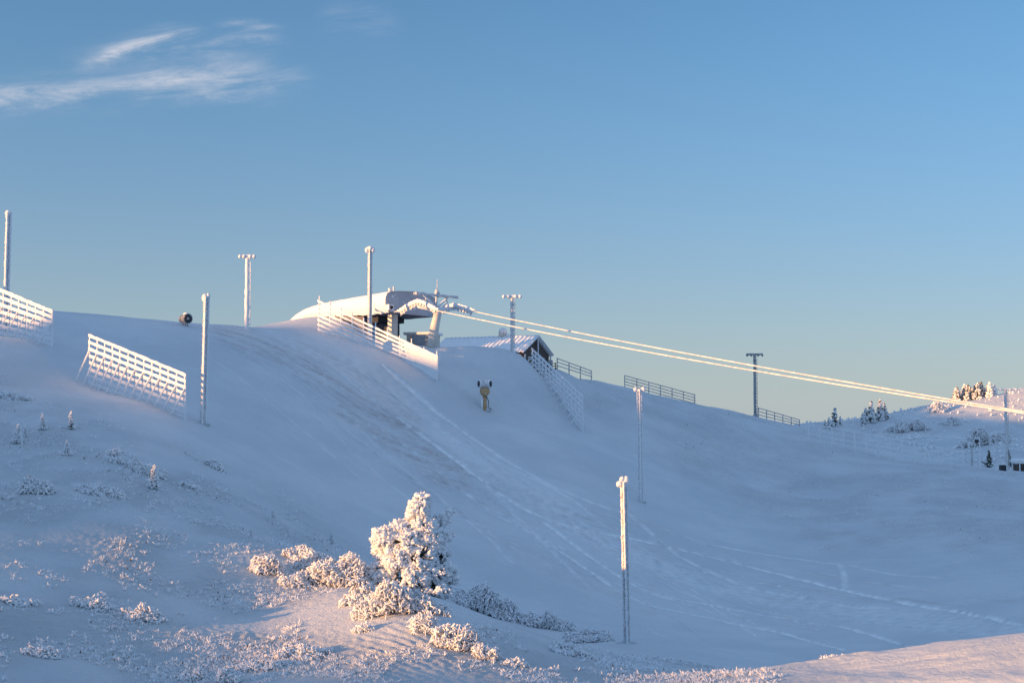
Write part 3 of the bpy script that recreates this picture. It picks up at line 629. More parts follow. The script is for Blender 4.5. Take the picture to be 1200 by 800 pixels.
# ------------------------------------------------------------------ snow fences
def fence(label, A, B, HA, HB, npost, nrail, mat, bh=.16, th=.05, brace=0, pr=.05, lift=.2, posts_up=0.0, rimey=True, group='snow fences on the slope', name='snow_fence', plaster=0.0, sag=0.0):
    A, B = Vector(A), Vector(B); t = thing(name, A, label, 'fence', group); D = B - A; D2 = Vector((D.x, D.y, 0)); L = D2.length; dn = D2 / L; nrm = Vector((dn.y, -dn.x, 0))
    if nrm.y > 0: nrm = -nrm
    def line(u, k):       # k = 0 bottom rail line, 1 top line
        g = A.z + (B.z - A.z) * u - sag * 4 * u * (1 - u)
        return Vector((D.x * u, D.y * u, g - A.z + lift + (HA + (HB - HA) * u - lift) * k))
    for i in range(npost):
        u = i / (npost - 1); p = line(u, 1); g = hz(A.x + p.x, A.y + p.y) - A.z
        m = MB(); m.bar((p.x, p.y, min(g, line(u, 0).z) - .3), (p.x + rnd(-.03, .03), p.y, p.z + .08 + posts_up * rnd(.5, 1.2)), pr, .25, .25, 6); m.build('post', mat, t)
        if brace:
            q = line(u, .72); f = Vector((p.x, p.y, 0)) + nrm * brace * 1.0 - dn * .45 * abs(brace); gz_ = hz(A.x + f.x, A.y + f.y) - A.z - .1
            MB().bar(tuple(q), (f.x, f.y, gz_), pr * .8, .25, .25, 5).build('brace', mat, t)
    for k in range(nrail):
        f = k / (nrail - 1); m = MB(); n = max(8, int(L / .35)); us = np.linspace(-.01, 1.01, n)
        pts_ = np.array([tuple(line(u, f)) for u in us]) + np.array(tuple(nrm * .07)); pts_[:, 2] += rng.normal(size=n) * .008
        hh = bh * (1 + (.22 if rimey else .08) * rnd(-1, 1, n)); v = []
        for p, h_ in zip(pts_, hh):
            q = np.array(tuple(nrm)) * th / 2
            v += [p - q + [0, 0, -h_ / 2], p + q + [0, 0, -h_ / 2], p + q + [0, 0, h_ / 2], p - q + [0, 0, h_ / 2]]
        fs = [(0, 1, 2, 3), tuple((n - 1) * 4 + j for j in (3, 2, 1, 0))]
        for i in range(n - 1):
            for j in range(4): fs.append((i * 4 + j, (i + 1) * 4 + j, (i + 1) * 4 + (j + 1) % 4, i * 4 + (j + 1) % 4))
        m.add(v, fs); m.build('rail', mat, t, smooth=False)
    if plaster > 0:       # the end of the fence plastered over with blown snow
        m = MB(); n = 2600; u = 1 - (rnd(0, 1, n) ** 1.7) * plaster; f = rnd(0, 1, n); key = (u - (1 - plaster)) / plaster
        keep = rnd(0, 1, n) < key * 1.35
        p = np.array([tuple(line(a, c)) for a, c in zip(u[keep], f[keep])]) + np.array(tuple(nrm * .02))
        m.blobs(p, np.tile(np.array(tuple(dn)), (len(p), 1)), rnd(.14, .28, len(p)), rnd(.07, .12, len(p)), 1, .2); m.build('blown_snow', M['rime'], t)
    return t
def gp(px, py, Y): v = P(px, py, Y); return (v[0], v[1], hz(v[0], v[1]))
def ftop(px, py, Y, pt): return float(P(px, pt, Y)[2] - gp(px, py, Y)[2])
fence('upper left snow fence with lit crossed boards, cut by the left edge', gp(-40, 384, 127), gp(61, 405, 116), ftop(-40, 384, 127, 323), ftop(61, 405, 116, 365), 12, 7, M['rime'], .30, .08, brace=1.1, pr=.09, lift=.15)
fence('shaded snow fence with crossed braces left of the mast with sunlit top', gp(105, 450, 111), gp(217, 492, 103.5), ftop(105, 450, 111, 393), ftop(217, 492, 103.5, 439), 13, 8, M['rime'], .24, .08, brace=1.0, lift=.1, pr=.09)
fence('long snow fence below the lift station, plastered with snow at its right end', gp(374, 386, 164), gp(512, 447, 150), ftop(374, 386, 164, 353), ftop(512, 447, 150, 417), 11, 7, M['rime'], .25, .08, lift=.3, posts_up=.5, pr=.08, plaster=.32, sag=.05)
fence('dense net-like snow fence stepping down the bank right of the lodge', gp(624, 443, 171), gp(683, 500, 156), ftop(624, 443, 171, 409), ftop(683, 500, 156, 464), 15, 7, M['rime'], .26, .08, brace=1.3, lift=.1, pr=.085)
fence('short dark plank fence on the ridge just right of the lodge', gp(653, 434, 178.5), gp(693, 446, 189), 1.35, 1.2, 4, 3, M['grey_board'], .12, .05, rimey=False, lift=.45, pr=.07, group='dark plank fences on the ridge')
fence('dark five-board plank fence on the middle of the ridge', gp(732, 458.5, 200), gp(814, 479, 211), 2.0, 2.05, 7, 5, M['grey_board'], .13, .05, rimey=False, lift=.35, pr=.07, group='dark plank fences on the ridge')
fence('dark plank fence running right from the dark lamp pole', gp(889, 496, 229), gp(937, 505, 224), 2.55, 1.9, 6, 5, M['grey_board'], .14, .05, rimey=False, lift=.4, pr=.08, group='dark plank fences on the ridge')
fence('long low net fence with thin pale posts in front of the far hill', tuple(at(948, 517)), tuple(at(1129, 548)), 2.3, 2.0, 14, 4, M['rime'], .10, .05, rimey=False, lift=.3, pr=.10, group='dark plank fences on the ridge', name='net_fence')['group'] = 'net fences'
fence('short wooden railing beside the gable end of the lodge', gp(630, 424, 173), gp(651, 432, 177), 1.6, 1.1, 4, 3, M['wood'], .10, .05, rimey=False, lift=.5, pr=.07, group='railings', name='railing')

# ------------------------------------------------------------------ chairlift station
dx, dy = .6, -.8                                  # the way the ropes leave the station
A0 = np.array([-14.85, 165.0]); D = np.array([dx, dy]); Q = np.array([.8, .6]); WID = 7.4
st = thing('lift_station', (A0[0], A0[1], hz(*A0)), 'top station of the chairlift under a long snow-plastered hood', 'lift station')
z0s = st.location.z
def S(t, s, z): p = -D * t + Q * s; return (p[0], p[1], z - z0s)
def shell_profile(t, inset=0.0):
    zt = np.interp(t, [0, 5, 10, 15, 20, 23, 25.5, 27.5, 29.5], [15.85, 15.8, 15.72, 15.6, 15.25, 14.75, 14.1, 13.2, 11.9]) - inset
    zb = np.interp(t, [0, 5, 10, 15, 20, 23, 26, 29.5], [13.3, 13.35, 13.6, 13.8, 13.8, 13.4, 12.6, 11.0]); h = zt - zb; e = inset
    pin = np.interp(t, [0, 18, 26, 29.5], [0, 0.1, .9, 2.2])
    left = [(.55 + pin + e, zb), (.18 + pin + e, zb + .16 * h), (.02 + pin + e, zb + .42 * h), (.06 + pin + e, zb + .68 * h), (.30 + pin + e, zb + .88 * h), (.85 + pin + e, zb + .98 * h), (2.0, zt + .06), (WID / 2, zt + .10)]
    return left + [(WID - s, z - (.25 if i > 0 else 0)) for i, (s, z) in enumerate(left[:-1][::-1])]
ts = list(np.linspace(-.12, 22, 46)) + list(np.linspace(22.4, 29.5, 20)); v = []; 
for t in ts:
    for k, (s, z) in enumerate(shell_profile(max(t, 0))):
        n = 0.05 * float(perlin(np.array([t / 2.2]), np.array([k / 1.7]), 61)[0]) + .02 * float(perlin(np.array([t * 1.4]), np.array([k * .9]), 62)[0])
        v.append(S(t, s + n, z + n * 1.5))
K = 15; f = [(i * K + j, i * K + j + 1, (i + 1) * K + j + 1, (i + 1) * K + j) for i in range(len(ts) - 1) for j in range(K - 1)]
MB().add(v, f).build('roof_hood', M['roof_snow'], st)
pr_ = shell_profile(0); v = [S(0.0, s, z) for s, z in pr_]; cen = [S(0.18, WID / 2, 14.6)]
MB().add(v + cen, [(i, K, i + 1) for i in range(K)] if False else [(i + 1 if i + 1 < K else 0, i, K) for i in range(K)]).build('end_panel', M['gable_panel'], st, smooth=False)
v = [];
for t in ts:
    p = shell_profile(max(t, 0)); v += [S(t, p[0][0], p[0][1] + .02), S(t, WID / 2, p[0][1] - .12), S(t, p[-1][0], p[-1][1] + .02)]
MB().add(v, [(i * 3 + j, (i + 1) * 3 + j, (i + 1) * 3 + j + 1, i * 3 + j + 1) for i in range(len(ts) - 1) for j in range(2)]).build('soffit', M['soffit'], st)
def prism(sp0, sp1, s0, s1, za, zb):
    c = [S(sp0, s0, za), S(sp1, s0, za), S(sp1, s1, za), S(sp0, s1, za), S(sp0, s0, zb), S(sp1, s0, zb), S(sp1, s1, zb), S(sp0, s1, zb)]
    return MB().add(c, [(0, 3, 2, 1), (4, 5, 6, 7), (0, 1, 5, 4), (1, 2, 6, 5), (2, 3, 7, 6), (3, 0, 4, 7)])
prism(6.5, 21, 1.1, 6.2, 8, 13.95).build('machine_room', M['soffit'], st, smooth=False)
prism(4.5, 17, 1.9, 5.6, 12.5, 13.42).build('bullwheel_housing', M['black'], st, smooth=False)
prism(.9, 1.75, 1.55, 2.4, 7, 13.28).build('pillar', M['cream'], st, smooth=False)
prism(1.9, 3.4, 2.1, 3.3, 7, 11.9).build('control_cabinet', M['black'], st, smooth=False)
m = MB(); m.bar(S(3.0, 2.6, 15.8), S(3.0, 2.6, 16.5), .2, .1, .2, 8); m.bar(S(2.6, 2.9, 15.8), S(2.6, 2.9, 16.7), .1, .1, .2, 8); m.build('vent_pipe', M['pole_steel'], st)
fl = prism(-.75, -.12, .15, .8, 13.55, 14.2).build('floodlight', M['rime'], st, smooth=False)
MB().tube([S(-.76, .47, 13.85), S(-.84, .47, 13.83)], [.22, .22], 12).build('lens', M['black'], fl)
n = 60; m = MB(); tt_ = rnd(0, 22, n); m.blobs([S(a, .55, float(np.interp(a, [0, 5, 10, 15, 20, 23, 26, 29.5], [13.3, 13.35, 13.6, 13.8, 13.8, 13.4, 12.6, 11.0]))) for a in tt_], [(0, 0, 1)] * n, rnd(.05, .14, n), rnd(.1, .25, n), 1, .3)
m.build('snow_lip', M['roof_snow'], st)

# first lift tower with its sheave trains and ropes
T0 = np.array([-8.75, 163.0]); tz0 = hz(*T0)
tw = thing('lift_tower', (T0[0], T0[1], tz0), 'lift tower with frosted wheel trains in front of the lift station', 'lift tower')
def W3(t, s, z): p = D * t + Q * s; return (p[0], p[1], z - tz0)
m = MB(); m.tube([(-.55, 0, -1.0), (-.25, 0, 1.8), (.3, 0, 13.4 - tz0)], [.58, .55, .42], 14, .03); m.build('column', M['cream'], tw)
m = MB(); m.tube([W3(.1, -2.5, 13.7), W3(.1, 0, 13.45), W3(.1, 2.5, 13.7)], [.2, .3, .2], 8, .15); m.build('crossarm', M['rime'], tw)
def train(s, za, zb, zm, ncov):
    tr_ = MB(); ts_ = np.linspace(-4.0, 4.0, 15); zz_ = [zm - (zm - za) * max(0, -t / 4) ** 1.3 - (zm - zb) * max(0, t / 4) ** 1.3 for t in ts_]
    tr_.tube([W3(t, s, z) for t, z in zip(ts_, zz_)], [.1] + [.24] * 13 + [.08], 7, .25)
    tr_.blobs([W3(t, s - .05, z + .12) for t, z in zip(ts_, zz_)], [(D[0], D[1], 0)] * 15, .36, .14, 1, .2)
    o = tr_.build('wheel_train', M['rime'], tw)
    for t, z in zip(ts_[1:-1], zz_[1:-1]):
        p = np.array(W3(t, s, z - .36)); q = np.array([Q[0], Q[1], 0]) * .06; m = MB(); m.tube([p - q, p + q], [.2, .2], 10, .12); m.build('wheel', M['pole_steel'], o)
    m = MB(); n = 30; t = rnd(-3.6, 3.6, n); m.blobs([W3(a, s, float(np.interp(a, ts_, zz_)) - .5) for a in t], [(0, 0, 1)] * n, rnd(.1, .26, n), .05, 0, .3); m.build('icicles', M['rime'], o)
train(-2.5, 13.35, 13.0, 14.3, 0); train(2.5, 13.5, 13.12, 14.1, 0)
m = MB(); m.bar(W3(.2, -2.9, 15.15), W3(.2, 2.9, 15.0), .16, .2, .2, 7); m.bar(W3(-.5, -2.7, 15.2), W3(-.5, 2.7, 15.05), .09, .2, .2, 6)
m.build('lifting_frame', M['pole_steel'], tw)
for s, s2 in ((-2.2, -1.2), (2.2, 1.2), (-.35, -1.6), (.35, 1.6)):
    m = MB(); m.tube([W3(.1, s * .35, 13.6), W3(.1, (s + s2) / 2 * .9, 14.35), W3(.1, s2 * 1.05, 14.95), W3(.15, s2 * 1.2, 15.05)], [.13, .12, .1, .09], 6, .2); m.build('strut', M['rime'], tw)
m = MB(); m.bar(W3(.1, 0, 13.6), W3(.1, 0, 15.6), .13, .2, .2, 6); m.bar(W3(.1, .1, 15.5), W3(.1, .12, 16.9), .05, .2, .2, 5); m.blobs([W3(.1, 0, 15.5), W3(.1, .2, 15.2)], [(0, 0, 1)] * 2, .35, .22, 1, .3)
m.build('antenna', M['pole_steel'], tw)

def rope(label, a, b, sag, r=.10, n=150):
    a, b = np.array(a), np.array(b); t = thing('haul_rope', tuple(a), label, 'rope', 'haul ropes of the chairlift'); u = np.linspace(0, 1, n)[:, None]
    p = (b - a) * u; p[:, 2] -= sag * 4 * (u * (1 - u))[:, 0]
    MB().tube(p, r * (1 + .12 * rng.uniform(-1, 1, n)), 7, .12).build('rimed_rope', M['rope'], t)
    return t
def ropeW(t, s, z): p = T0 + D * t + Q * s; return (p[0], p[1], z)
rope('nearer haul rope with a thick rime coat, the lower line leaving the lift tower', ropeW(3.9, -2.5, 12.96), ropeW(96, -2.5, -1.51), .675, .066)
rope('farther haul rope with a thick rime coat, the upper line leaving the lift tower', ropeW(3.9, 2.5, 13.11), ropeW(96, 2.5, -2.09), .52, .066)
rope('short rope from the station hood to the nearer wheel train', ropeW(-3.9, -2.5, 13.4), ropeW(-7.5, -2.5, 13.35), 0, .06, 12)

# ------------------------------------------------------------------ lodge and hut
lodge_yaw = R(-25); Lc, Ls = math.cos(lodge_yaw), math.sin(lodge_yaw)
lx, ly = P(612, 412, 172.5)[:2]                         # right front eave corner
lz = 7.6
ld = thing('lodge', (lx, ly, lz), 'low lodge with long ribbed pink snow roof and dark gable wall', 'lodge', rz=lodge_yaw)
EZ, RZ, HW, LEN = P(612, 412, 172.5)[2] - lz, P(627, 394, 176.5)[2] - lz, 4.05, 12.6
def roof_plane(y0, y1, z0, z1, nrib=21):
    xs = np.linspace(-LEN, .35, nrib * 8 + 1); hgt = .15 * np.maximum(0, np.cos(xs / (LEN / nrib) * 2 * math.pi)) ** .6
    ys = np.linspace(0, 1, 12); v = []
    for u in ys:
        for x, h_ in zip(xs, hgt): v.append((x, y0 + (y1 - y0) * u, z0 + (z1 - z0) * u + h_ + .02 * math.sin(x * 3 + u * 9)))
    n = len(xs); f = [(i * n + j, i * n + j + 1, (i + 1) * n + j + 1, (i + 1) * n + j) for i in range(11) for j in range(n - 1)]
    nv = len(v); v += [(x, y, z - .16) for x, y, z in v]
    f += [tuple(nv + k for k in q[::-1]) for q in f]
    edge = [(j, j + 1) for j in range(n - 1)]; f += [(b, a, nv + a, nv + b) for a, b in edge]
    f += [((i + 1) * n - 1, (i + 2) * n - 1, nv + (i + 2) * n - 1, nv + (i + 1) * n - 1) for i in range(11)]
    return MB().add(v, f)
roof_plane(-.45, HW, EZ, RZ).build('roof', M['roof_snow'], ld)
MB().add([(-LEN, HW, RZ - .01), (.35, HW, RZ - .01), (.35, 2 * HW + .45, EZ - .01), (-LEN, 2 * HW + .45, EZ - .01), (-LEN, HW, RZ - .2), (.35, HW, RZ - .2), (.35, 2 * HW + .45, EZ - .2), (-LEN, 2 * HW + .45, EZ - .2)],
         [(0, 1, 2, 3), (7, 6, 5, 4), (1, 5, 6, 2), (2, 6, 7, 3), (0, 3, 7, 4)]).build('roof', M['roof_snow'], ld, smooth=False)
MB().add([(0, 0, -2), (0, 2 * HW, -2), (0, 2 * HW, EZ - .12), (0, HW, RZ - .25), (0, 0, EZ - .12), (-LEN + .3, 0, -2), (-LEN + .3, 2 * HW, -2), (-LEN + .3, 2 * HW, EZ - .12), (-LEN + .3, HW, RZ - .25), (-LEN + .3, 0, EZ - .12)],
         [(0, 1, 2, 3, 4), (9, 8, 7, 6, 5), (0, 4, 9, 5), (1, 6, 7, 2)]).build('wall', M['wood'], ld, smooth=False)
m = MB(); m.bar((.42, -.5, EZ - .02), (.42, HW, RZ + .02), .10, .1, .3, 6); m.bar((.42, HW, RZ + .02), (.42, 2 * HW + .5, EZ - .02), .10, .1, .3, 6); m.build('bargeboard', M['rime_board'], ld)
MB().bar((-LEN, HW, RZ + .06), (.45, HW, RZ + .06), .11, .15, .3, 6).build('ridge_cap', M['roof_snow'], ld)
for y_ in (2.0, 5.6):
    wn = MB().box((.02, y_ + .3, EZ - 1.1), (.08, 1.2, 1.0)).build('window', M['glass'], ld, smooth=False)
    m = MB(); m.box((.06, y_ + .3, EZ - .55), (.1, 1.4, .1)); m.box((.06, y_ + .3, EZ - 1.65), (.1, 1.4, .1)); m.box((.06, y_ - .35, EZ - 1.1), (.1, .1, 1.0)); m.box((.06, y_ + .95, EZ - 1.1), (.1, .1, 1.0)); m.build('frame', M['rime_board'], wn, smooth=False)
for x_ in (-1.0, -3.6):
    wn = MB().box((x_, -.02, EZ - .8), (1.4, .08, .8)).build('window', M['glass'], ld, smooth=False)
    m = MB(); m.box((x_, -.06, EZ - .36), (1.6, .1, .08)); m.box((x_ - .76, -.06, EZ - .8), (.08, .1, .8)); m.box((x_ + .76, -.06, EZ - .8), (.08, .1, .8)); m.build('frame', M['rime_board'], wn, smooth=False)
for y_ in (.15, HW, 2 * HW - .15): MB().bar((.3, y_, -2), (.3, y_, (EZ if y_ != HW else RZ) - .25), .1, .15, .3, 6).build('porch_post', M['rime_board'], ld)
m = MB(); m.box((-4.6, HW + .15, RZ + .2), (.8, .8, .9)); m.build('chimney', M['cream'], ld, smooth=False)
m = MB(); m.blobs([(-4.6, HW + .15, RZ + .75), (-3.7, HW + .1, RZ + .18)], [(1, 0, .1), (1, 0, 0)], [.55, .5], [.45, .25], 2, .06); m.build('snow_cap', M['roof_snow'], ld)

hx, hy = P(493, 400, 174)[:2]
ht = thing('hut', (hx, hy, 8), 'small cream hut with flat snow-covered roof between lift station and lodge', 'hut', rz=R(-12))
MB().box((0, 1.2, 1.3), (3.6, 2.4, 3.9)).build('wall', M['cream'], ht, smooth=False)
m = MB(); m.box((0, 1.2, 3.42), (4.3, 3.1, .34)); o = m.build('roof', M['roof_snow'], ht, smooth=False); bv = o.modifiers.new('b', 'BEVEL'); bv.width = .12; bv.segments = 3
MB().box((1.15, -.03, 2.2), (.8, .06, 1.6)).build('door', M['wood'], ht, smooth=False)
bx_, by_ = P(494, 406, 169)[:2]
cb = MB(); cb.tube([(-.95, 0, 0), (-.95, 0, 1.05), (-.7, 0, 1.3), (.75, 0, 1.15), (1.05, 0, .8), (1.05, 0, 0)], [.45] * 6, 8, .05); 
cbo = MB(); cbo.box((0, 0, .6), (2.2, 1.1, 2.4)); cbo = cbo.build('control_box', M['gun_grey'], None, smooth=False, loc=(bx_, by_, hz(bx_, by_) - .3)); bv = cbo.modifiers.new('b', 'BEVEL'); bv.width = .2; bv.segments = 3
set_props(cbo, 'rounded grey equipment box in front of the small cream hut', 'equipment box')
# small bin and railing light beside the lodge gable
bb = gp(645, 431, 176); bo = thing('litter_bin', bb, 'small dark bin on a post beside the lodge railing', 'bin')
MB().tube([(0, 0, 1.0), (0, 0, 1.75)], [.28, .3], 12).build('bin', M['dark_steel'], bo); MB().tube([(0, 0, -.2), (0, 0, 1.0)], [.06, .06], 8).build('post', M['dark_steel'], bo)

# ------------------------------------------------------------------ snow guns
b = at(568, 481); g = thing('snow_gun', b, 'orange-yellow snow gun on a short post in the middle of the slope', 'snow gun'); k = b.y / F
MB().tube([(0, 0, -.3), (0, 0, 1.35)], [.24, .22], 14, .02).build('post', M['yellow_paint'], g)
MB().tube([(-.28, -.18, -.2), (-.28, -.18, 1.2)], [.11, .11], 8, .2).build('rime_crust', M['rime'], g)
MB().tube([(0, 0, 1.25), (0, 0, 1.5)], [.2, .2], 10).build('swivel', M['black'], g)
MB().tube([(0, 0, 1.42), (0, 0, 1.58), (0, 0, 1.85), (0, 0, 2.15), (0, 0, 2.3)], [.22, .42, .54, .5, .3], 16, .03).build('hood', M['yellow_paint'], g)
MB().blobs([(0, 0, -.05)], [(1, 0, 0)], .75, .22, 2, .08).build('snow_collar', M['ground'], g)
MB().tube([(.18, -.1, 1.4), (.42, -.2, .9), (.36, -.15, .3), (.7, -.2, 0)], [.04] * 4, 6).build('hose', M['black'], g)
m = MB(); m.blobs([(0, .03, 2.28)], [(1, 0, 0)], .56, .16, 2, .1); m.build('snow_cap', M['rime'], g)
MB().tube([(-.48, -.15, 2.72), (-.3, -.15, 2.74), (0, -.15, 2.75), (.3, -.15, 2.74), (.48, -.15, 2.72)], [.42, .38, .36, .38, .42], 16, .02).build('barrel', M['pole_steel'], g)
for s in (-1, 1):
    r_ = MB().tube([(s * .5, -.15, 2.72), (s * .62, -.2, 2.72)], [.44, .44], 16, .04).build('fan_ring', M['rime'], g)
    MB().tube([(s * .6, -.215, 2.72), (s * .66, -.24, 2.72)], [.32, .32], 16).build('fan_grille', M['black'], r_)

b = Vector((*P(217, 380, 146)[:2], 0)); b.z = hz(b.x, b.y) - .12
g = thing('fan_snow_gun', b, 'grey drum-shaped fan gun sitting on the crest of the left ridge', 'snow gun')
ax = np.array([.62, -.78, 0]); c = np.array([0, 0, .80])
MB().tube([c - ax * .75, c - ax * .68, c + ax * .5], [.36, .43, .5], 24).build('barrel', M['gun_grey'], g)
o = MB().tube([c + ax * .5, c + ax * .62], [.55, .54], 24).build('nozzle_ring', M['dark_steel'], g)
MB().tube([c + ax * .61, c + ax * .65], [.43, .42], 20).build('fan_grille', M['black'], o)
MB().tube([c + ax * .64, c + ax * .72], [.16, .13], 14).build('hub', M['dark_steel'], o)
MB().tube([c - ax * .25, c - ax * .18], [.47, .475], 24).build('band', M['black'], g)
m = MB(); m.bar((-.35, .1, -.2), (-.12, 0, .5), .06, .1); m.bar((.35, -.1, -.2), (.12, 0, .5), .06, .1); m.bar((0, .3, -.2), (0, 0, .5), .06, .1); m.build('stand', M['dark_steel'], g)
m = MB(); m.blobs([c + np.array([0, 0, .5])], [tuple(ax)], .5, .13, 1, .2); m.build('snow_cap', M['rime'], g)

# ------------------------------------------------------------------ the far hill and the brush behind the ridge
def far_ground(px, py, Y): x, y, _ = P(px, py, Y); return Vector((x, y, hz(x, y)))
proto = {}
for k in range(3):
    proto[k] = None
def far_tree(px, py, hpx, label, group, rime, Y=None, wide=.26):
    if Y is None:
        b = at(px, py, y0=240, y1=470)
    else: b = far_ground(px, py, Y)
    return make_sapling(b - Vector((0, 0, .3)), hpx * b.y / F * 1.06, label, group, rime, 'frosted_spruce', wide, 0.55)
SKY_TREES = [(967, 500, 10, 345, 'lowest spruce, farthest left in the dip before the far hill'), (971, 497, 14, 345, 'second spruce from the left in the dip before the far hill'), (978, 499, 22, 348, 'tallest spruce of the left clump in the dip before the far hill'), (984, 499, 12, 350, 'short spruce at the right side of the left clump in the dip'),
 (1011, 497, 15, 352, 'leftmost spruce of the right clump where the far hill begins'), (1015.5, 495, 18, 355, 'bushy spruce second in the right clump where the far hill begins'), (1020, 494, 25, 355, 'tallest left spruce of the right clump where the far hill begins'), (1026, 493, 12, 356, 'short spruce in the gap inside the right clump'),
 (1031, 491, 25, 358, 'tall spruce right of the gap inside the right clump'), (1037.5, 489, 20, 360, 'rightmost spruce of the right clump where the far hill begins')]
for px, py, h, Y, lab in SKY_TREES: far_tree(px, py, h, lab, 'spruces in the dip before the far hill', .72, Y, .21)
for i in range(24):
    px = 1117 + 40 * (i + .5) / 24 + rnd(-1, 1); py = 470 - (px - 1117) * .13 + rnd(-1, 1); far_tree(px, py, rnd(10, 18) + (4 if 1128 < px < 1150 else 0), 'one of the close grey spruces crowding the top of the far hill', 'spruces crowding the far hill top', .55, 383 + rnd(-4, 6), .24)
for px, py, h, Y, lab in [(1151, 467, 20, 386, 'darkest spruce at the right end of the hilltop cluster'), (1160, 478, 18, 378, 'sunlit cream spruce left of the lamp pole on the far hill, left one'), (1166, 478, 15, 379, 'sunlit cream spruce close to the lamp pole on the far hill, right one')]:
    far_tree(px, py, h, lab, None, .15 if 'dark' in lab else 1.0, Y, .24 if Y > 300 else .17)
for px, py, w_, h_, lab in [(1099, 482, 20, 12, 'grey bush on the skyline of the far hill below the spruce cluster'), (1077, 503, 22, 13, 'pale bush on the left flank of the far hill'), (1114, 497, 20, 12, 'reddish-twigged bush in the middle of the far hill'),
                            (1140, 522, 38, 22, 'large twiggy bush at the foot of the far hill'), (1172, 518, 26, 14, 'bush at the foot of the far hill behind the right lamp pole'), (1055, 505, 26, 13, 'low pale bush at the left end of the far hill')]:
    b = at(px, py, y0=225, y1=470); s = b.y / F; make_bush('frosted_bush', b, w_ * s / 2, w_ * s / 3, h_ * s, 230, lab, 'bush', None, .3, 3.2)
for px, py, w_, h_, Y, lab in [(905, 503, 20, 11, 232, 'dark-twigged frosted bush at the foot of the plank fence by the dark lamp pole'), (922, 506, 22, 11, 229, 'snow-covered bush right of the dark-twigged one on the ridge'), (946, 508, 30, 17, 240, 'tall feathery bush on the ridge where the plank fence ends'), (966, 512, 26, 12, 238, 'feathery bush between the plank fence end and the thin spruces'),
                               (1180, 520, 24, 16, 235, 'pale bush behind the low shed at the right edge'), (1158, 530, 26, 14, 230, 'rimed bush between the sign frame and the right lamp pole')]:
    b = far_ground(px, py, Y); s = b.y / F; make_bush('frosted_bush', b, w_ * s / 2, w_ * s / 3, h_ * s, 200, lab, 'bush', None, .35, 2.0)
# sign frame, low shed, posts at the right edge
def hat(px, py, b): return P(px, py, b.y)[2] - b.z
b = far_ground(1144, 533, 207); t = thing('sign_frame', b, 'pale angled sign frame with a dark lamp in front of the large twiggy bush', 'sign frame'); h = hat(1144, 513, b)
MB().bar((.5, 0, -.2), (.5, 0, h), .10, .1).build('post', M['rime'], t); MB().bar((-.5, 0, h - .1), (.55, 0, h), .09, .1).build('top_bar', M['rime'], t)
MB().bar((-.6, .1, -.2), (-.6, .1, h - 1.0), .10, .1).build('post', M['grey_board'], t); MB().tube([(-.15, 0, h - .4), (.3, 0, h - .45)], [.22, .26], 10).build('lamp', M['black'], t)
b = at(1197, 552); t = thing('shed', b, 'low dark shed with a thick snow roof at the right edge', 'shed'); h = hat(1197, 541, b)
MB().box((.9, 1, h * .4), (2.6, 1.6, h * .8)).build('wall', M['wood'], t, smooth=False)
o = MB().box((.9, 1.2, h * .8 + .28), (3.1, 2.2, .7)).build('roof', M['roof_snow'], t, smooth=False); bv = o.modifiers.new('b', 'BEVEL'); bv.width = .3; bv.segments = 4
MB().bar((-.3, -.3, -.2), (-.3, -.3, h + .5), .07, .1).build('porch_post', M['rime'], t)
b = at(1175, 551); t = thing('equipment_box', b, 'low dark box half buried in snow left of the right lamp pole', 'equipment box'); h = hat(1175, 543, b)
MB().box((0, 0, h / 2 - .2), (.7, .6, h)).build('body', M['black'], t, smooth=False); MB().blobs([(0, 0, h - .1)], [(1, 0, 0)], .45, .12, 2, .06).build('snow_cap', M['roof_snow'], t)
b = at(1155, 546); t = thing('barrier_pole', b, 'thin dark bar lying slanted on the snow at the end of the net fence', 'barrier')
MB().bar((-.75, 0, .75), (.6, -.2, .25), .10, .1).build('bar', M['black'], t); MB().bar((-.75, 0, -.2), (-.75, 0, .8), .06, .1).build('post', M['rime'], t)
b = at(1152, 545); b.x -= .2; t = thing('marker_post', b + Vector((0, .8, 0)), 'thin pale marker post standing near the slanted dark bar', 'post'); MB().bar((0, 0, -.4), (0, 0, hat(1152, 527, b)), .07, .1).build('post', M['rime'], t)
b = at(1165, 549); b.y += 2; b.z = hz(b.x, b.y); make_sapling(b, hat(1165, 527, b), 'dark narrow spruce between the low shed and the slanted dark bar', None, .15, 'frosted_spruce', .17, .55)
b = at(1187, 549); b.y += 2; b.z = hz(b.x, b.y); make_sapling(b, hat(1187, 526, b), 'dark pointed spruce beside the low shed at the right edge', None, .15, 'frosted_spruce', .2, .55)

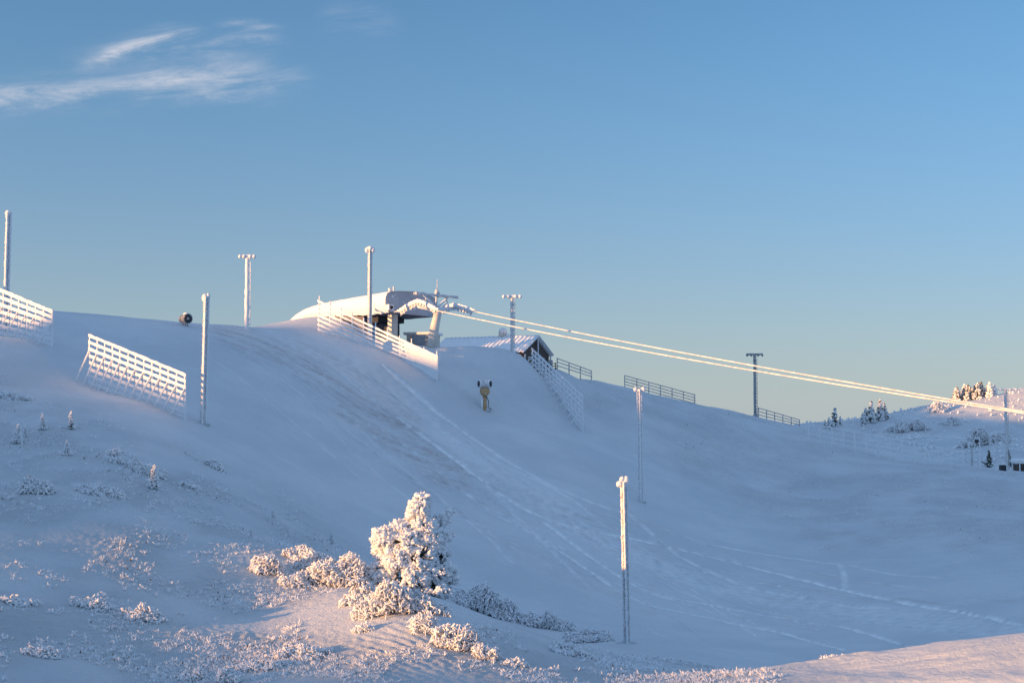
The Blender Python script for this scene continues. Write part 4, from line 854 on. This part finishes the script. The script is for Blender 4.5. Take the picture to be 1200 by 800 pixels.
# ------------------------------------------------------------------ snow-crusted heather and low growth: nobody could count it
def scatter(n, r0, r1, seed, thr, prob=None):
    g_ = np.random.default_rng(seed); az_ = np.radians(g_.uniform(-21.5, 21.5, n)); inv = g_.uniform(1 / r1, 1 / r0, n); r_ = 1 / inv
    x, y = r_ * np.sin(az_), r_ * np.cos(az_); z = base_h(x, y); d, tr_, di_, ro_ = detail(x, y, z)
    clump = perlin(x / 3.1, y / 3.1, 71) + .6 * perlin(x / 1.1, y / 1.1, 72)
    k = (ro_ * (1 + 2.0 * clump) > thr); return x[k], y[k], (z + d)[k]
def tri_mesh(name, v, f, mat):
    me = bpy.data.meshes.new(name); me.vertices.add(len(v)); me.vertices.foreach_set('co', v.astype(np.float32).ravel())
    me.loops.add(f.size); me.loops.foreach_set('vertex_index', f.astype(np.int32).ravel())
    me.polygons.add(len(f)); me.polygons.foreach_set('loop_start', np.arange(0, f.size, 3, dtype=np.int32)); me.polygons.foreach_set('use_smooth', np.ones(len(f), bool))
    me.update(calc_edges=True); me.materials.append(mat); o = bpy.data.objects.new(name, me); COL.objects.link(o); return o
def cover(name, label, n, r0, r1, seed, thr, s0, mat, elong=1.7, per=1, thin=.5):
    x, y, z = scatter(n, r0, r1, seed, thr); k0 = len(x); sc0 = s0 * rnd(.12, 1.0, k0) ** 1.5 * 1.7 * (y / 60) ** .4
    x, y, z, sc_ = [np.repeat(q, per) for q in (x, y, z, sc0)]; k = len(x); sc_ = sc_ * rnd(.6, 1.3, k)
    ox, oy = rng.normal(size=k) * sc_ * (.7 if per > 1 else 0), rng.normal(size=k) * sc_ * (.7 if per > 1 else 0); x, y = x + ox, y + oy; sc_ = sc_[:, None]
    v0, f0 = ICO[0]; d = unit(np.stack([ox / sc_[:, 0] * .7 + rnd(-.7, .7, k), oy / sc_[:, 0] * .7 + rnd(-.7, .7, k), np.ones(k) * .9], -1)); a = unit(np.cross(d, np.array([1.0, 0, 0]))); b = np.cross(d, a)
    vj = v0[None] * (1 + .35 * rng.uniform(-1, 1, (k, 12, 1)))
    v = np.stack([x, y, z], -1)[:, None] + d[:, None] * (sc_ * .45)[..., None] + (sc_ * elong * .7)[..., None] * vj[..., 2:3] * d[:, None] + (sc_ * thin)[..., None] * (vj[..., 0:1] * a[:, None] + vj[..., 1:2] * b[:, None])
    f = f0[None] + (np.arange(k) * 12)[:, None, None]
    set_props(tri_mesh(name, v.reshape(-1, 3), f.reshape(-1, 3), mat), label, 'ground cover', None, 'stuff'); return k
n1 = cover('heather', 'low snow-crusted heather dotting the slopes and the foreground', 78000, 36, 200, 5, .62, .055, M['rime'], 2.0, 4, .26)
n2 = cover('heather_stems', 'fine dark stems poking through the crusted snow', 30000, 36, 200, 6, 1.0, .035, M['twig'], 1.9)
n3 = cover('hill_brush', 'frosted brush covering the far hill', 40000, 245, 430, 7, .72, .17, M['rime'], 1.3)
open('/tmp/cover.txt', 'w').write('%d %d %d' % (n1, n2, n3)) if False else None
print('cover', n1, n2, n3)
